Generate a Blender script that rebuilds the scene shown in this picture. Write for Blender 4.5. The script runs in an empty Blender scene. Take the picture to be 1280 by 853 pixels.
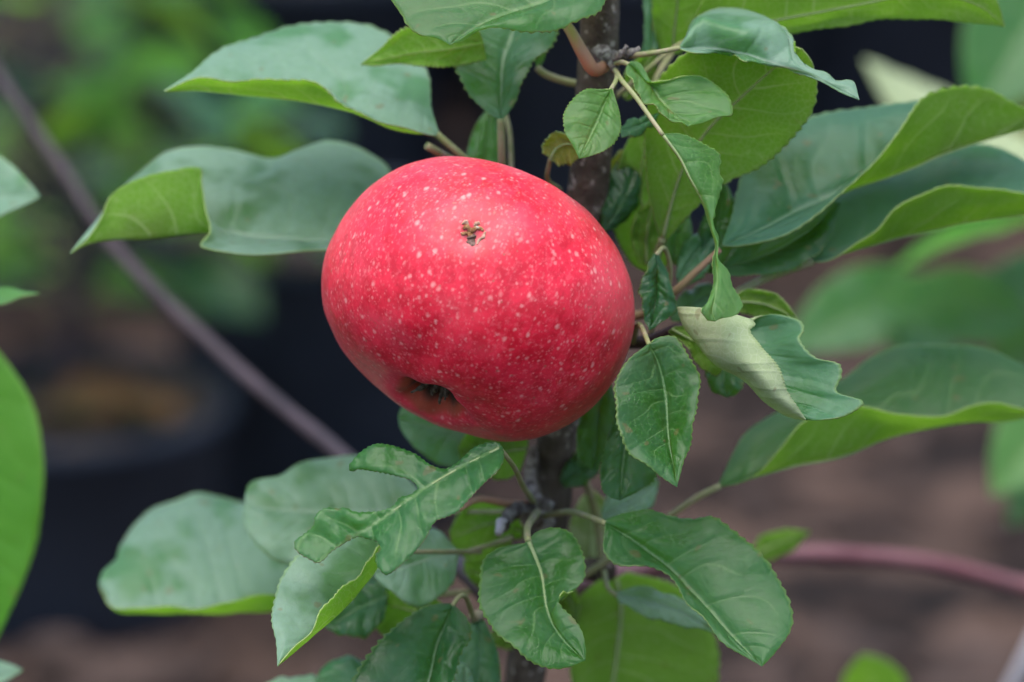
import bpy, bmesh, math, random
import numpy as np
from mathutils import Vector, Matrix, noise as mnoise
from mathutils.geometry import delaunay_2d_cdt

random.seed(7)
scene = bpy.context.scene
col = scene.collection
R = math.radians

# ------------------------------------------------------------------ camera
PITCH = R(17.0)          # the lens looks down a little, towards the ground behind the tree
DIST = 0.90              # metres from lens to the plane through the apple's core
LENS, SENSOR = 131.0, 36.0
FPX = 1280.0 * LENS / SENSOR
APPLE_HEIGHT = 0.55
fwd = np.array([0.0, math.cos(PITCH), -math.sin(PITCH)])
rgt = np.array([1.0, 0.0, 0.0])
upv = np.array([0.0, math.sin(PITCH), math.cos(PITCH)])
CAM = np.array([0.0, 0.0, APPLE_HEIGHT]) - fwd * DIST
cam_data = bpy.data.cameras.new('camera')
cam = bpy.data.objects.new('camera', cam_data)
col.objects.link(cam)
cam.location = CAM
cam.rotation_euler = (math.pi / 2 - PITCH, 0, 0)
cam_data.sensor_width = SENSOR
cam_data.lens = LENS
cam_data.clip_start = 0.02
cam_data.clip_end = 300.0
cam_data.dof.use_dof = True
cam_data.dof.focus_distance = DIST - 0.020
cam_data.dof.aperture_fstop = 7.4
scene.camera = cam

# ------------------------------------------------------------------ sky, sun, exposure
SUN_EL, SUN_AZ = R(78), R(-150)       # azimuth measured from +Y (away from the lens) towards +X
world = bpy.data.worlds.new('World')
scene.world = world
world.use_nodes = True
wn = world.node_tree
wn.nodes.clear()
sky = wn.nodes.new('ShaderNodeTexSky')
sky.sky_type = 'NISHITA'
sky.sun_disc = False
sky.sun_elevation = SUN_EL
sky.sun_rotation = SUN_AZ
sky.air_density = 1.0
sky.dust_density = 2.2
sky.ozone_density = 1.0
bg = wn.nodes.new('ShaderNodeBackground')
bg.inputs['Strength'].default_value = 0.11
wo = wn.nodes.new('ShaderNodeOutputWorld')
wn.links.new(sky.outputs[0], bg.inputs[0])
wn.links.new(bg.outputs[0], wo.inputs[0])
sd = bpy.data.lights.new('sun', 'SUN')
sd.energy = 1.5
sd.angle = R(60)
sd.color = (1.0, 0.97, 0.93)
sun = bpy.data.objects.new('sun', sd)
col.objects.link(sun)
sdir = Vector((math.sin(SUN_AZ) * math.cos(SUN_EL), math.cos(SUN_AZ) * math.cos(SUN_EL), math.sin(SUN_EL)))
sun.rotation_euler = (-sdir).to_track_quat('-Z', 'Y').to_euler()
scene.view_settings.view_transform = 'Standard'
scene.view_settings.look = 'None'
scene.view_settings.gamma = 1.0
scene.view_settings.exposure = 1.45
scene.render.engine = 'CYCLES'
scene.cycles.use_denoising = True
scene.cycles.max_bounces = 6
scene.cycles.diffuse_bounces = 3
scene.cycles.transmission_bounces = 5
scene.cycles.adaptive_threshold = 0.02
scene.cycles.caustics_reflective = False
scene.cycles.caustics_refractive = False
scene.cycles.sample_clamp_indirect = 4.0

# ------------------------------------------------------------------ geometry helpers
def at(px, py, d=0.0):
    """the place seen at photo position (px, py), d centimetres behind the apple's core"""
    z = DIST + d * 0.01
    return CAM + z * (fwd + rgt * ((px - 640.0) / FPX) + upv * ((426.5 - py) / FPX))

def spline(pts, n):
    """Catmull-Rom through pts, n+1 samples evenly spaced along its length"""
    p = np.asarray(pts, float)
    if len(p) == 1:
        return np.repeat(p, n + 1, 0)
    q = np.vstack([2 * p[0] - p[1], p, 2 * p[-1] - p[-2]])
    out = []
    m = 14
    for i in range(1, len(q) - 2):
        p0, p1, p2, p3 = q[i - 1], q[i], q[i + 1], q[i + 2]
        a = np.linalg.norm(p1 - p0) ** .5 + 1e-9
        b = np.linalg.norm(p2 - p1) ** .5 + 1e-9
        c = np.linalg.norm(p3 - p2) ** .5 + 1e-9
        m1 = ((p1 - p0) / a - (p2 - p0) / (a + b) + (p2 - p1) / b) * b
        m2 = ((p2 - p1) / b - (p3 - p1) / (b + c) + (p3 - p2) / c) * b
        for k in range(m):
            t = k / m
            out.append((2*t**3-3*t**2+1)*p1 + (t**3-2*t**2+t)*m1 + (-2*t**3+3*t**2)*p2 + (t**3-t**2)*m2)
    out.append(p[-1])
    out = np.array(out)
    s = np.concatenate([[0], np.cumsum(np.linalg.norm(np.diff(out, axis=0), axis=1))])
    s /= s[-1]
    t = np.linspace(0, 1, n + 1)
    return np.stack([np.interp(t, s, out[:, k]) for k in range(out.shape[1])], 1)

def link(name, verts, faces, mats, parent=None, uvs=None, mat_idx=None, smooth=True):
    me = bpy.data.meshes.new(name)
    me.from_pydata([tuple(v) for v in verts], [], [tuple(f) for f in faces])
    if not isinstance(mats, (list, tuple)):
        mats = [mats]
    for m in mats:
        me.materials.append(m)
    if mat_idx is not None:
        me.polygons.foreach_set('material_index', np.asarray(mat_idx, dtype=np.int32))
    if uvs is not None:
        uvl = me.uv_layers.new(name='UVMap')
        vi = np.empty(len(me.loops), dtype=np.int32)
        me.loops.foreach_get('vertex_index', vi)
        uvl.data.foreach_set('uv', np.asarray(uvs, float)[vi].ravel())
    if smooth:
        me.polygons.foreach_set('use_smooth', np.ones(len(me.polygons), dtype=bool))
    me.update()
    o = bpy.data.objects.new(name, me)
    col.objects.link(o)
    if parent is not None:
        o.parent = parent
        o.matrix_parent_inverse = parent_world(parent).inverted()
    return o

def parent_world(o):
    m = Matrix.LocRotScale(o.location, o.rotation_euler, o.scale)
    if o.parent is not None:
        m = parent_world(o.parent) @ o.matrix_parent_inverse @ m
    return m

def empty(name, loc, label=None, cat=None, group=None):
    o = bpy.data.objects.new(name, None)
    col.objects.link(o)
    o.location = loc
    o.empty_display_size = 0.02
    tag(o, label, cat, group)
    return o

def tag(o, label=None, cat=None, group=None, kind=None):
    if label: o['label'] = label
    if cat: o['category'] = cat
    if group: o['group'] = group
    if kind: o['kind'] = kind
    return o

def tube_data(pts, radii, n=None, seg=12, bump=0.0, freq=300.0, smooth_path=True):
    pts = np.asarray(pts, float)
    n = n or max(8, 6 * len(pts))
    c = spline(pts, n) if smooth_path else pts
    n = len(c) - 1
    rr = np.interp(np.linspace(0, 1, n + 1), np.linspace(0, 1, len(radii)), radii)
    tan = np.gradient(c, axis=0)
    tan /= np.linalg.norm(tan, axis=1)[:, None] + 1e-12
    ref = np.array([0.3, 0.9, 0.2])
    verts, faces = [], []
    nrm = np.cross(tan[0], ref); nrm /= np.linalg.norm(nrm)
    for i in range(n + 1):
        nrm = nrm - tan[i] * np.dot(nrm, tan[i]); nrm /= np.linalg.norm(nrm)
        b = np.cross(tan[i], nrm)
        for k in range(seg):
            a = 2 * math.pi * k / seg
            d = nrm * math.cos(a) + b * math.sin(a)
            r = rr[i]
            if bump:
                pp = c[i] + d * r
                r *= 1 + bump * mnoise.noise(Vector(pp * freq)) + bump * .5 * mnoise.noise(Vector(pp * freq * 2.7))
            verts.append(c[i] + d * r)
    for i in range(n):
        for k in range(seg):
            k2 = (k + 1) % seg
            faces.append((i*seg+k, i*seg+k2, (i+1)*seg+k2, (i+1)*seg+k))
    v0 = len(verts); verts.append(c[0]); verts.append(c[-1])
    for k in range(seg):
        k2 = (k + 1) % seg
        faces.append((v0, k2, k)); faces.append((v0 + 1, n*seg+k, n*seg+k2))
    return verts, faces

def tube(name, pts, radii, mat, parent=None, **kw):
    v, f = tube_data(pts, radii, **kw)
    return link(name, v, f, mat, parent)

# ------------------------------------------------------------------ material helpers
class NB:
    def __init__(self, name):
        self.mat = bpy.data.materials.new(name)
        self.mat.use_nodes = True
        self.t = self.mat.node_tree
        self.t.nodes.clear()
        self.out = self.t.nodes.new('ShaderNodeOutputMaterial')
    def n(self, typ, **kw):
        nd = self.t.nodes.new(typ)
        for k, v in kw.items():
            setattr(nd, k, v)
        return nd
    def put(self, sock, v):
        if isinstance(v, bpy.types.NodeSocket):
            self.t.links.new(v, sock)
        elif v is not None:
            if isinstance(v, (tuple, list)) and len(v) == 3 and sock.type == 'RGBA':
                v = (*v, 1.0)
            sock.default_value = v
    def m(self, op, a, b=None, c=None, clamp=False):
        nd = self.n('ShaderNodeMath', operation=op, use_clamp=clamp)
        self.put(nd.inputs[0], a)
        if b is not None: self.put(nd.inputs[1], b)
        if c is not None: self.put(nd.inputs[2], c)
        return nd.outputs[0]
    def step(self, x, lo, hi, a=0.0, b=1.0):
        nd = self.n('ShaderNodeMapRange', interpolation_type='SMOOTHSTEP')
        for i, v in enumerate((x, lo, hi, a, b)):
            self.put(nd.inputs[i], v)
        return nd.outputs[0]
    def mix(self, f, a, b, blend='MIX'):
        nd = self.n('ShaderNodeMix', data_type='RGBA', blend_type=blend)
        self.put(nd.inputs['Factor'], f)
        self.put(nd.inputs[6], a)
        self.put(nd.inputs[7], b)
        return nd.outputs[2]
    def noise(self, vec, scale, detail=3, rough=.55, dist=0.0):
        nd = self.n('ShaderNodeTexNoise')
        self.put(nd.inputs['Vector'], vec)
        nd.inputs['Scale'].default_value = scale
        nd.inputs['Detail'].default_value = detail
        nd.inputs['Roughness'].default_value = rough
        nd.inputs['Distortion'].default_value = dist
        return nd.outputs[0]
    def vor(self, vec, scale, feature='F1', out=0, rand=1.0):
        nd = self.n('ShaderNodeTexVoronoi', feature=feature)
        self.put(nd.inputs['Vector'], vec)
        nd.inputs['Scale'].default_value = scale
        nd.inputs['Randomness'].default_value = rand
        return nd.outputs[out], nd
    def bump(self, h, strength, dist, normal=None):
        nd = self.n('ShaderNodeBump')
        nd.inputs['Strength'].default_value = strength
        nd.inputs['Distance'].default_value = dist
        self.put(nd.inputs['Height'], h)
        if normal is not None: self.put(nd.inputs['Normal'], normal)
        return nd.outputs[0]
    def principled(self, **kw):
        nd = self.n('ShaderNodeBsdfPrincipled')
        for k, v in kw.items():
            self.put(nd.inputs[k.replace('_', ' ')], v)
        return nd.outputs[0]
    def finish(self, sh):
        self.t.links.new(sh, self.out.inputs['Surface'])
        return self.mat

def leaf_surface(name, base, base2, vein, film_sheen, film_sheen_amt, rough, trans_col, trans, under=False, sheen=0.0, vein_amt=.5, patch=0.5, relief=.6):
    b = NB(name)
    uv = b.n('ShaderNodeTexCoord').outputs['UV']
    pos = b.n('ShaderNodeNewGeometry').outputs['Position']
    rnd = b.n('ShaderNodeObjectInfo').outputs['Random']
    sep = b.n('ShaderNodeSeparateXYZ'); b.put(sep.inputs[0], uv)
    x, v = sep.outputs[0], sep.outputs[1]
    u = b.m('ABSOLUTE', b.m('MULTIPLY_ADD', x, 2.0, -1.0))
    side = b.m('GREATER_THAN', x, 0.5)
    jit = b.n('ShaderNodeTexNoise', noise_dimensions='1D')
    b.put(jit.inputs['W'], b.m('ADD', b.m('MULTIPLY', v, 6.0), b.m('MULTIPLY', b.m('ADD', rnd, side), 31.0)))
    jit.inputs['Detail'].default_value = 0
    jit.inputs['Scale'].default_value = 1.0
    off = b.n('ShaderNodeVectorMath', operation='ADD')
    b.put(off.inputs[0], pos)
    cc = b.n('ShaderNodeCombineXYZ'); b.put(cc.inputs[0], b.m('MULTIPLY', rnd, 7.0)); b.put(off.inputs[1], cc.outputs[0])
    P = off.outputs[0]
    pn = b.noise(P, 58, 2, .55)
    fine = b.noise(P, 520, 2, .6)
    # side veins curve forward from the midrib, unevenly spaced
    wob = b.m('ADD', b.m('MULTIPLY_ADD', jit.outputs[0], .14, -.07), b.m('MULTIPLY_ADD', pn, .04, -.02))
    t = b.m('SUBTRACT', b.m('ADD', v, wob), b.m('MULTIPLY', b.m('POWER', u, 1.25), .17))
    t = b.m('MULTIPLY_ADD', t, 7.5, b.m('MULTIPLY_ADD', side, .45, 20.0))
    fr = b.m('ABSOLUTE', b.m('SUBTRACT', b.m('FRACT', t), .5))
    fade = b.m('SUBTRACT', 1.0, b.m('MULTIPLY', b.m('POWER', u, 2.0), .85))
    wv = b.m('MULTIPLY_ADD', u, -.035, .065)
    vn = b.m('MULTIPLY', b.step(fr, 0.0, wv, 1.0, 0.0), fade)
    vsoft = b.m('MULTIPLY', b.step(fr, 0.0, .30, 1.0, 0.0), fade)
    mid = b.step(u, 0.012, .05, 1.0, 0.0)
    midsoft = b.step(u, 0.0, .16, 1.0, 0.0)
    ret, _ = b.vor(P, 640, 'DISTANCE_TO_EDGE')
    retl = b.step(ret, 0.0, .09, 1.0, 0.0)
    c = b.mix(b.step(b.m('ADD', b.m('MULTIPLY', fine, .5), b.m('MULTIPLY', pn, .5)), .38, .62), base, base2)
    hsv = b.n('ShaderNodeHueSaturation')
    b.put(hsv.inputs['Hue'], b.m('MULTIPLY_ADD', rnd, .022, .489))
    b.put(hsv.inputs['Value'], b.m('MULTIPLY_ADD', rnd, .40, .80))
    b.put(hsv.inputs['Color'], c)
    c = hsv.outputs[0]
    # waxy film with grey-blue sky sheen put into its colour, left out in patches
    bare = b.step(pn, .48, .64)
    film = b.m('MULTIPLY', b.m('MULTIPLY_ADD', bare, -patch, 1.0), film_sheen_amt)
    film = b.m('MULTIPLY', film, b.m('MULTIPLY_ADD', fine, .7, .65))
    c = b.mix(film, c, film_sheen)
    c = b.mix(b.m('MULTIPLY', b.m('MAXIMUM', vn, b.m('MULTIPLY', retl, .38)), vein_amt), c, vein)
    c = b.mix(b.m('MULTIPLY', mid, .8), c, vein)
    spm = b.step(b.noise(P, 260, 1), .70, .74)
    c = b.mix(b.m('MULTIPLY', spm, .5), c, (.16, .10, .055))
    edge = b.step(u, .95, .995)
    c = b.mix(b.m('MULTIPLY', edge, .45), c, (.26, .36, .11))
    sgn = -1.0 if under else 1.0
    h = b.m('MULTIPLY', b.m('ADD', b.m('MULTIPLY', vsoft, -.8), b.m('MULTIPLY', midsoft, -1.2)), sgn)
    h = b.m('ADD', h, b.m('ADD', b.m('MULTIPLY', retl, -.10 * sgn), b.m('ADD', b.m('MULTIPLY', fine, .28), b.m('MULTIPLY', b.noise(P, 210, 1, .5), .9))))
    nrm = b.bump(h, relief, .00045)
    rg = b.m('ADD', b.m('MULTIPLY_ADD', fine, .14, rough - .07), b.m('MULTIPLY', bare, -.10 * patch))
    p = b.principled(Base_Color=c, Roughness=rg, Normal=nrm, Specular_IOR_Level=.33 if not under else .2,
                     Sheen_Weight=sheen, Sheen_Roughness=.4, Sheen_Tint=(.8, .9, .88))
    tr = b.n('ShaderNodeBsdfTranslucent')
    tc = b.mix(b.m('MULTIPLY', b.m('MAXIMUM', b.m('MAXIMUM', vn, mid), b.m('MULTIPLY', retl, .5)), .9 if under else .3), trans_col, (.92, .95, .66) if under else tuple(q * .5 for q in trans_col))
    tc = b.mix(b.m('MULTIPLY', b.step(pn, .40, .62), .35), tc, tuple(q * f_ for q, f_ in zip(trans_col, (.62, .72, .6))))
    b.put(tr.inputs['Color'], tc)
    ms = b.n('ShaderNodeMixShader')
    b.put(ms.inputs[0], trans)
    b.put(ms.inputs[1], p); b.put(ms.inputs[2], tr.outputs[0])
    return b.finish(ms.outputs[0])

def simple(name, c1, c2, scale, rough=.7, bump=.3, bdist=.0005, detail=5, spec=.4, c3=None, s3=900):
    b = NB(name)
    pos = b.n('ShaderNodeNewGeometry').outputs['Position']
    nz = b.noise(pos, scale, detail, .6)
    c = b.mix(b.step(nz, .35, .65), c1, c2)
    if c3:
        c = b.mix(b.step(b.noise(pos, s3, 3), .58, .7), c, c3)
    nrm = b.bump(b.m('ADD', nz, b.m('MULTIPLY', b.noise(pos, scale * 5, 3), .4)), bump, bdist)
    return b.finish(b.principled(Base_Color=c, Roughness=rough, Normal=nrm, Specular_IOR_Level=spec))

YG = (.62, .90, .20)
RIM = simple('leaf_rim', (.24, .32, .10), (.18, .27, .07), 700, .6, .1)
UNDER = leaf_surface('leaf_underside', (.17, .29, .042), (.21, .34, .055), (.46, .55, .24), (.24, .35, .11), .15, .62, YG, .68, under=True, vein_amt=1.0, patch=.3)
UNDER_FELT = leaf_surface('leaf_underside_felted', (.32, .40, .18), (.40, .47, .25), (.54, .60, .38), (.47, .53, .34), .45, .8, (.6, .75, .3), .34, under=True, sheen=.05, patch=.5, vein_amt=.7, relief=.5)
UNDER_YEL = leaf_surface('leaf_underside_yellowed', (.30, .25, .06), (.36, .29, .08), (.42, .38, .16), (.3, .3, .1), .2, .65, (.75, .62, .10), .55, under=True)
T_MID = leaf_surface('leaf_top', (.009, .066, .017), (.018, .100, .022), (.15, .26, .11), (.045, .135, .085), .38, .35, YG, .44, vein_amt=.65, patch=.8)
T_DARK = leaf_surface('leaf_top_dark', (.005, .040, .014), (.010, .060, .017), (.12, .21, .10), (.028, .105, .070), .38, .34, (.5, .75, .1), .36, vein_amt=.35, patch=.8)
T_PALE = leaf_surface('leaf_top_sky_sheen', (.024, .118, .030), (.038, .148, .040), (.28, .38, .29), (.235, .355, .295), .74, .42, YG, .42, sheen=.12, vein_amt=.22, patch=.75)  # waxy top, sky sheen mixed strongly into its colour
T_LITE = leaf_surface('leaf_top_young', (.034, .145, .022), (.055, .190, .030), (.25, .38, .15), (.115, .26, .13), .38, .42, YG, .48, vein_amt=.6, patch=.7)
T_TEAL = leaf_surface('leaf_top_teal', (.011, .075, .028), (.020, .105, .034), (.17, .28, .17), (.085, .200, .150), .52, .37, (.5, .75, .1), .40, sheen=.05, vein_amt=.4, patch=.9)
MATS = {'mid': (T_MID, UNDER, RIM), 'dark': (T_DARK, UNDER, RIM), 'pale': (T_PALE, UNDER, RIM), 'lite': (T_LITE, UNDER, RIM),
        'teal': (T_TEAL, UNDER, RIM), 'felt': (T_TEAL, UNDER_FELT, RIM), 'yellow': (T_LITE, UNDER_YEL, RIM)}
RIM_BROWN = simple('chewed_rim', (.22, .13, .07), (.38, .27, .16), 500, .8, .3)
T_VIVID = leaf_surface('leaf_top_vivid', (.045, .190, .010), (.062, .225, .014), (.16, .34, .06), (.10, .26, .05), .12, .5, YG, .5, vein_amt=.3, patch=.5)  # light shining through the blade put into a brighter top colour
MATS['vivid'] = (T_VIVID, UNDER, RIM)
MATS['chewed'] = (T_MID, UNDER, RIM_BROWN)
PETIOLE = simple('petiole', (.20, .23, .085), (.28, .26, .14), 160, .6, .15, .0003, c3=(.34, .27, .20), s3=420)
PETIOLE_RED = simple('petiole_red', (.40, .20, .12), (.30, .30, .12), 60, .55, .15, .0003)
MIDRIB = simple('midrib', (.20, .27, .10), (.25, .31, .14), 200, .6, .15, .0003)
BARK = simple('bark', (.045, .034, .026), (.105, .084, .068), 150, .8, 1.0, .0012, 7, spec=.2, c3=(.27, .24, .215), s3=380)
TWIG = simple('twig', (.20, .15, .12), (.28, .23, .20), 220, .7, .5, .0006, 6)
SCAR = simple('bud_scar', (.30, .275, .26), (.07, .055, .05), 420, .9, 1.0, .0010, 6, spec=.15)
PURPLE = simple('purple_bark', (.028, .018, .022), (.046, .030, .036), 60, .6, .3, .0006, 5)
PINK = simple('pink_bark', (.15, .055, .062), (.21, .095, .10), 40, .55, .3, .0006, 5)

# ------------------------------------------------------------------ leaves
def to3(pts, d0, sx, sy, ref):
    out = []
    for p in pts:
        dd = p[2] if len(p) > 2 else 0.0
        d = d0 + .0193 * (sx * (p[0] - ref[0]) - sy * (p[1] - ref[1])) + dd
        out.append(at(p[0], p[1], d))
    return np.array(out)

def shell(name, P, uu, vv, mats, parent, thick, smooth=True):
    """P: (nv+1, nu+1, 3) grid, top side towards the grid normal -> closed thin blade"""
    nv, nu = P.shape[0] - 1, P.shape[1] - 1
    du = np.gradient(P, axis=1); dv = np.gradient(P, axis=0)
    N = np.cross(du, dv)
    L = np.linalg.norm(N, axis=2)
    N = N / (L[..., None] + 1e-15)
    N[0] = N[1]; N[-1] = N[-2]
    top = P + N * thick * .5; bot = P - N * thick * .5
    verts = np.concatenate([top.reshape(-1, 3), bot.reshape(-1, 3)])
    w = nu + 1; off = (nv + 1) * w
    uv = np.stack([np.tile((uu + 1) * .5, nv + 1), np.repeat(vv, w)], 1)
    uv = np.concatenate([uv, uv])
    i, j = np.meshgrid(np.arange(nv), np.arange(nu), indexing='ij')
    a = (i * w + j).ravel(); b_ = a + 1; c = a + w + 1; d = a + w
    ft = np.stack([a, b_, c, d], 1)
    fb = np.stack([a, d, c, b_], 1) + off
    loop = [k for k in range(w)] + [r * w + nu for r in range(1, nv + 1)] + [nv * w + k for k in range(nu - 1, -1, -1)] + [r * w for r in range(nv - 1, 0, -1)]
    loop = np.array(loop); nx = np.roll(loop, -1)
    fr = np.stack([loop, loop + off, nx + off, nx], 1)
    faces = np.concatenate([ft, fb, fr])
    mi = np.concatenate([np.zeros(len(ft)), np.ones(len(fb)), np.full(len(fr), 2)])
    return link(name, verts, faces.tolist(), list(mats), parent, uv, mi)

def loft(rails3, us_r, nv, nu, crease=True, bulge=(0, 0), wave=0.0, quilt=.004, teeth=22, tooth=0.09, see='top', ref=(-.5, .5), rseed=0, noise_amp=.03):
    """rails3: list of (n,3) control polylines at cross positions us_r -> grid of points, top along the grid normal"""
    rails = np.stack([spline(r, nv) for r in rails3])          # (k, nv+1, 3)
    us_r = np.array(us_r, float)
    uu = np.linspace(-1, 1, nu + 1)
    uu = np.sign(uu) * (1 - (1 - np.abs(uu)) ** 1.15)
    k = len(us_r)
    tl = np.zeros_like(rails); tr_ = np.zeros_like(rails)
    sl = [(rails[i + 1] - rails[i]) / (us_r[i + 1] - us_r[i]) for i in range(k - 1)]
    for i in range(k):
        if i == 0: t = sl[0]; tl[i] = tr_[i] = t
        elif i == k - 1: t = sl[-1]; tl[i] = tr_[i] = t
        else:
            h0, h1 = us_r[i] - us_r[i - 1], us_r[i + 1] - us_r[i]
            t = (sl[i - 1] * h1 + sl[i] * h0) / (h0 + h1)
            if crease and abs(us_r[i]) < 1e-6:
                tl[i] = sl[i - 1] * .75 + t * .25; tr_[i] = sl[i] * .75 + t * .25
            else:
                tl[i] = tr_[i] = t
    P = np.zeros((nv + 1, nu + 1, 3))
    for j, u in enumerate(uu):
        i = min(max(np.searchsorted(us_r, u) - 1, 0), k - 2)
        h = us_r[i + 1] - us_r[i]
        t = (u - us_r[i]) / h
        P[:, j] = ((2*t**3-3*t**2+1)*rails[i] + (t**3-2*t**2+t)*h*tr_[i] + (-2*t**3+3*t**2)*rails[i+1] + (t**3-t**2)*h*tl[i+1])
    vv = np.linspace(0, 1, nv + 1)
    def normals(P):
        N = np.cross(np.gradient(P, axis=1), np.gradient(P, axis=0))
        N /= np.linalg.norm(N, axis=2)[..., None] + 1e-15
        N[0] = N[1]; N[-1] = N[-2]
        return N
    N = normals(P)
    jr = int(round((ref[0] + 1) * .5 * nu)); ir = int(round(ref[1] * nv))
    toward = np.dot(N[ir, jr], CAM - P[ir, jr])
    flip = (toward < 0) if see == 'top' else (toward > 0)
    if flip:
        P = P[:, ::-1]; uu = -uu[::-1]
        bulge = (bulge[1], bulge[0])
        # keep u so that the pattern stays symmetric; normal direction is now the other way
        N = -N[:, ::-1]
    U = uu[None, :]; V = vv[:, None]
    rs = random.Random(rseed)
    env = np.sin(np.pi * np.clip(V, 0, 1)) ** .6
    disp = np.where(U < 0, bulge[0], bulge[1]) * 4 * np.abs(U) * (1 - np.abs(U)) * env
    ph = rs.random() * 6
    side_ph = np.where(U < 0, 0, 2.1)
    disp = disp + wave * U ** 2 * np.sin(2 * np.pi * 2.4 * V + ph + side_ph) * env
    disp = disp + wave * .5 * U ** 2 * np.sin(2 * np.pi * 5.3 * V + 2 * ph + side_ph) * env
    t = 9 * (V - .20 * np.abs(U) ** .85) + np.where(U > 0, .45, 0)
    disp = disp + quilt * (1 - np.cos(2 * np.pi * (t - .5))) * .5 * (1 - U ** 4) * env
    nz = np.zeros_like(disp)
    so = rs.random() * 50
    for i in range(nv + 1):
        for j in range(nu + 1):
            nz[i, j] = mnoise.noise(Vector((U[0, j] * 2.2 + so, V[i, 0] * 5, so)))
    disp = disp + noise_amp * nz * env
    P = P + N * (disp * .01)[..., None]
    if teeth and tooth:
        for j, jn, s0 in ((0, 1, 0.0), (nu, nu - 1, .37)):
            o = P[:, j] - P[:, jn * 1 if j == 0 else jn]
            j3 = 3 if j == 0 else nu - 3
            o = P[:, j] - P[:, j3]
            ol = np.linalg.norm(o, axis=1)[:, None] + 1e-12
            o = o / ol
            irr = np.array([mnoise.noise(Vector((x * 9 + so, s0 * 31, 1.7))) for x in vv])
            saw = (vv * teeth + irr * .6 + s0) % 1.0
            tri = np.where(saw < .7, saw / .7, (1 - saw) / .3)
            amp = tooth * .01 * (.65 + .7 * np.array([abs(mnoise.noise(Vector((x * 30, s0 * 9 + so, 0)))) for x in vv]))
            amp = np.minimum(amp, ol[:, 0] * .6)
            P[:, j] += o * (amp * (tri - .5) * env[:, 0])[:, None]
    return P, uu, vv

LEAF_N = [0]
def leaf(parent, F, M, N, d0, sx=0.0, sy=0.5, mat='mid', see='top', ref=(-.5, .5), hero=True, extra=None, petiole=None, prad=(.055, .07),
         label=None, pmat=None, midrib=True, bulge=(.10, .10), wave=.07, tooth=.13, teeth=26, thick=.03, mid_r=.038, crease=True, quilt=.004, noise_amp=.07):
    """a leaf lofted through far edge F, midrib M and near edge N, each base -> tip in photo position (+ own depth offset)"""
    LEAF_N[0] += 1
    ref0 = M[0]
    f3, m3, n3 = (to3(q, d0, sx, sy, ref0) for q in (F, M, N))
    rails, us = [f3, m3, n3], [-1.0, 0.0, 1.0]
    for (u, pts) in (extra or []):
        rails.append(to3(pts, d0, sx, sy, ref0)); us.append(u)
    o = np.argsort(us)
    rails = [rails[i] for i in o]; us = [us[i] for i in o]
    nv, nu = (132, 26) if hero else (60, 14)
    P, uu, vv = loft(rails, us, nv, nu, crease, bulge, wave, quilt, teeth, tooth if hero else tooth * .8, see, ref, LEAF_N[0] * 13, noise_amp)
    lf = shell('leaf', P, uu, vv, MATS[mat], parent, thick * .01)
    if label: lf['label'] = label
    if midrib:
        jm = int(np.argmin(np.abs(uu)))
        N_ = np.cross(np.gradient(P, axis=1), np.gradient(P, axis=0)); N_ /= np.linalg.norm(N_, axis=2)[..., None] + 1e-15
        c = P[1:-4, jm] - N_[1:-4, jm] * .00022
        n = len(c)
        rad = [mid_r * .01 * (1 - .8 * i / 7) for i in range(8)]
        v, f = tube_data(c[::3], rad, seg=8, smooth_path=False)
        link('midrib', v, f, MIDRIB, lf)
    if petiole:
        pts = [at(*q) for q in petiole] + [m3[0] + (m3[1] - m3[0]) * .04]
        tube('petiole', pts, [prad[1] * .01, prad[0] * .01], pmat or PETIOLE, lf, seg=10, n=24)
    return lf

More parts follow.
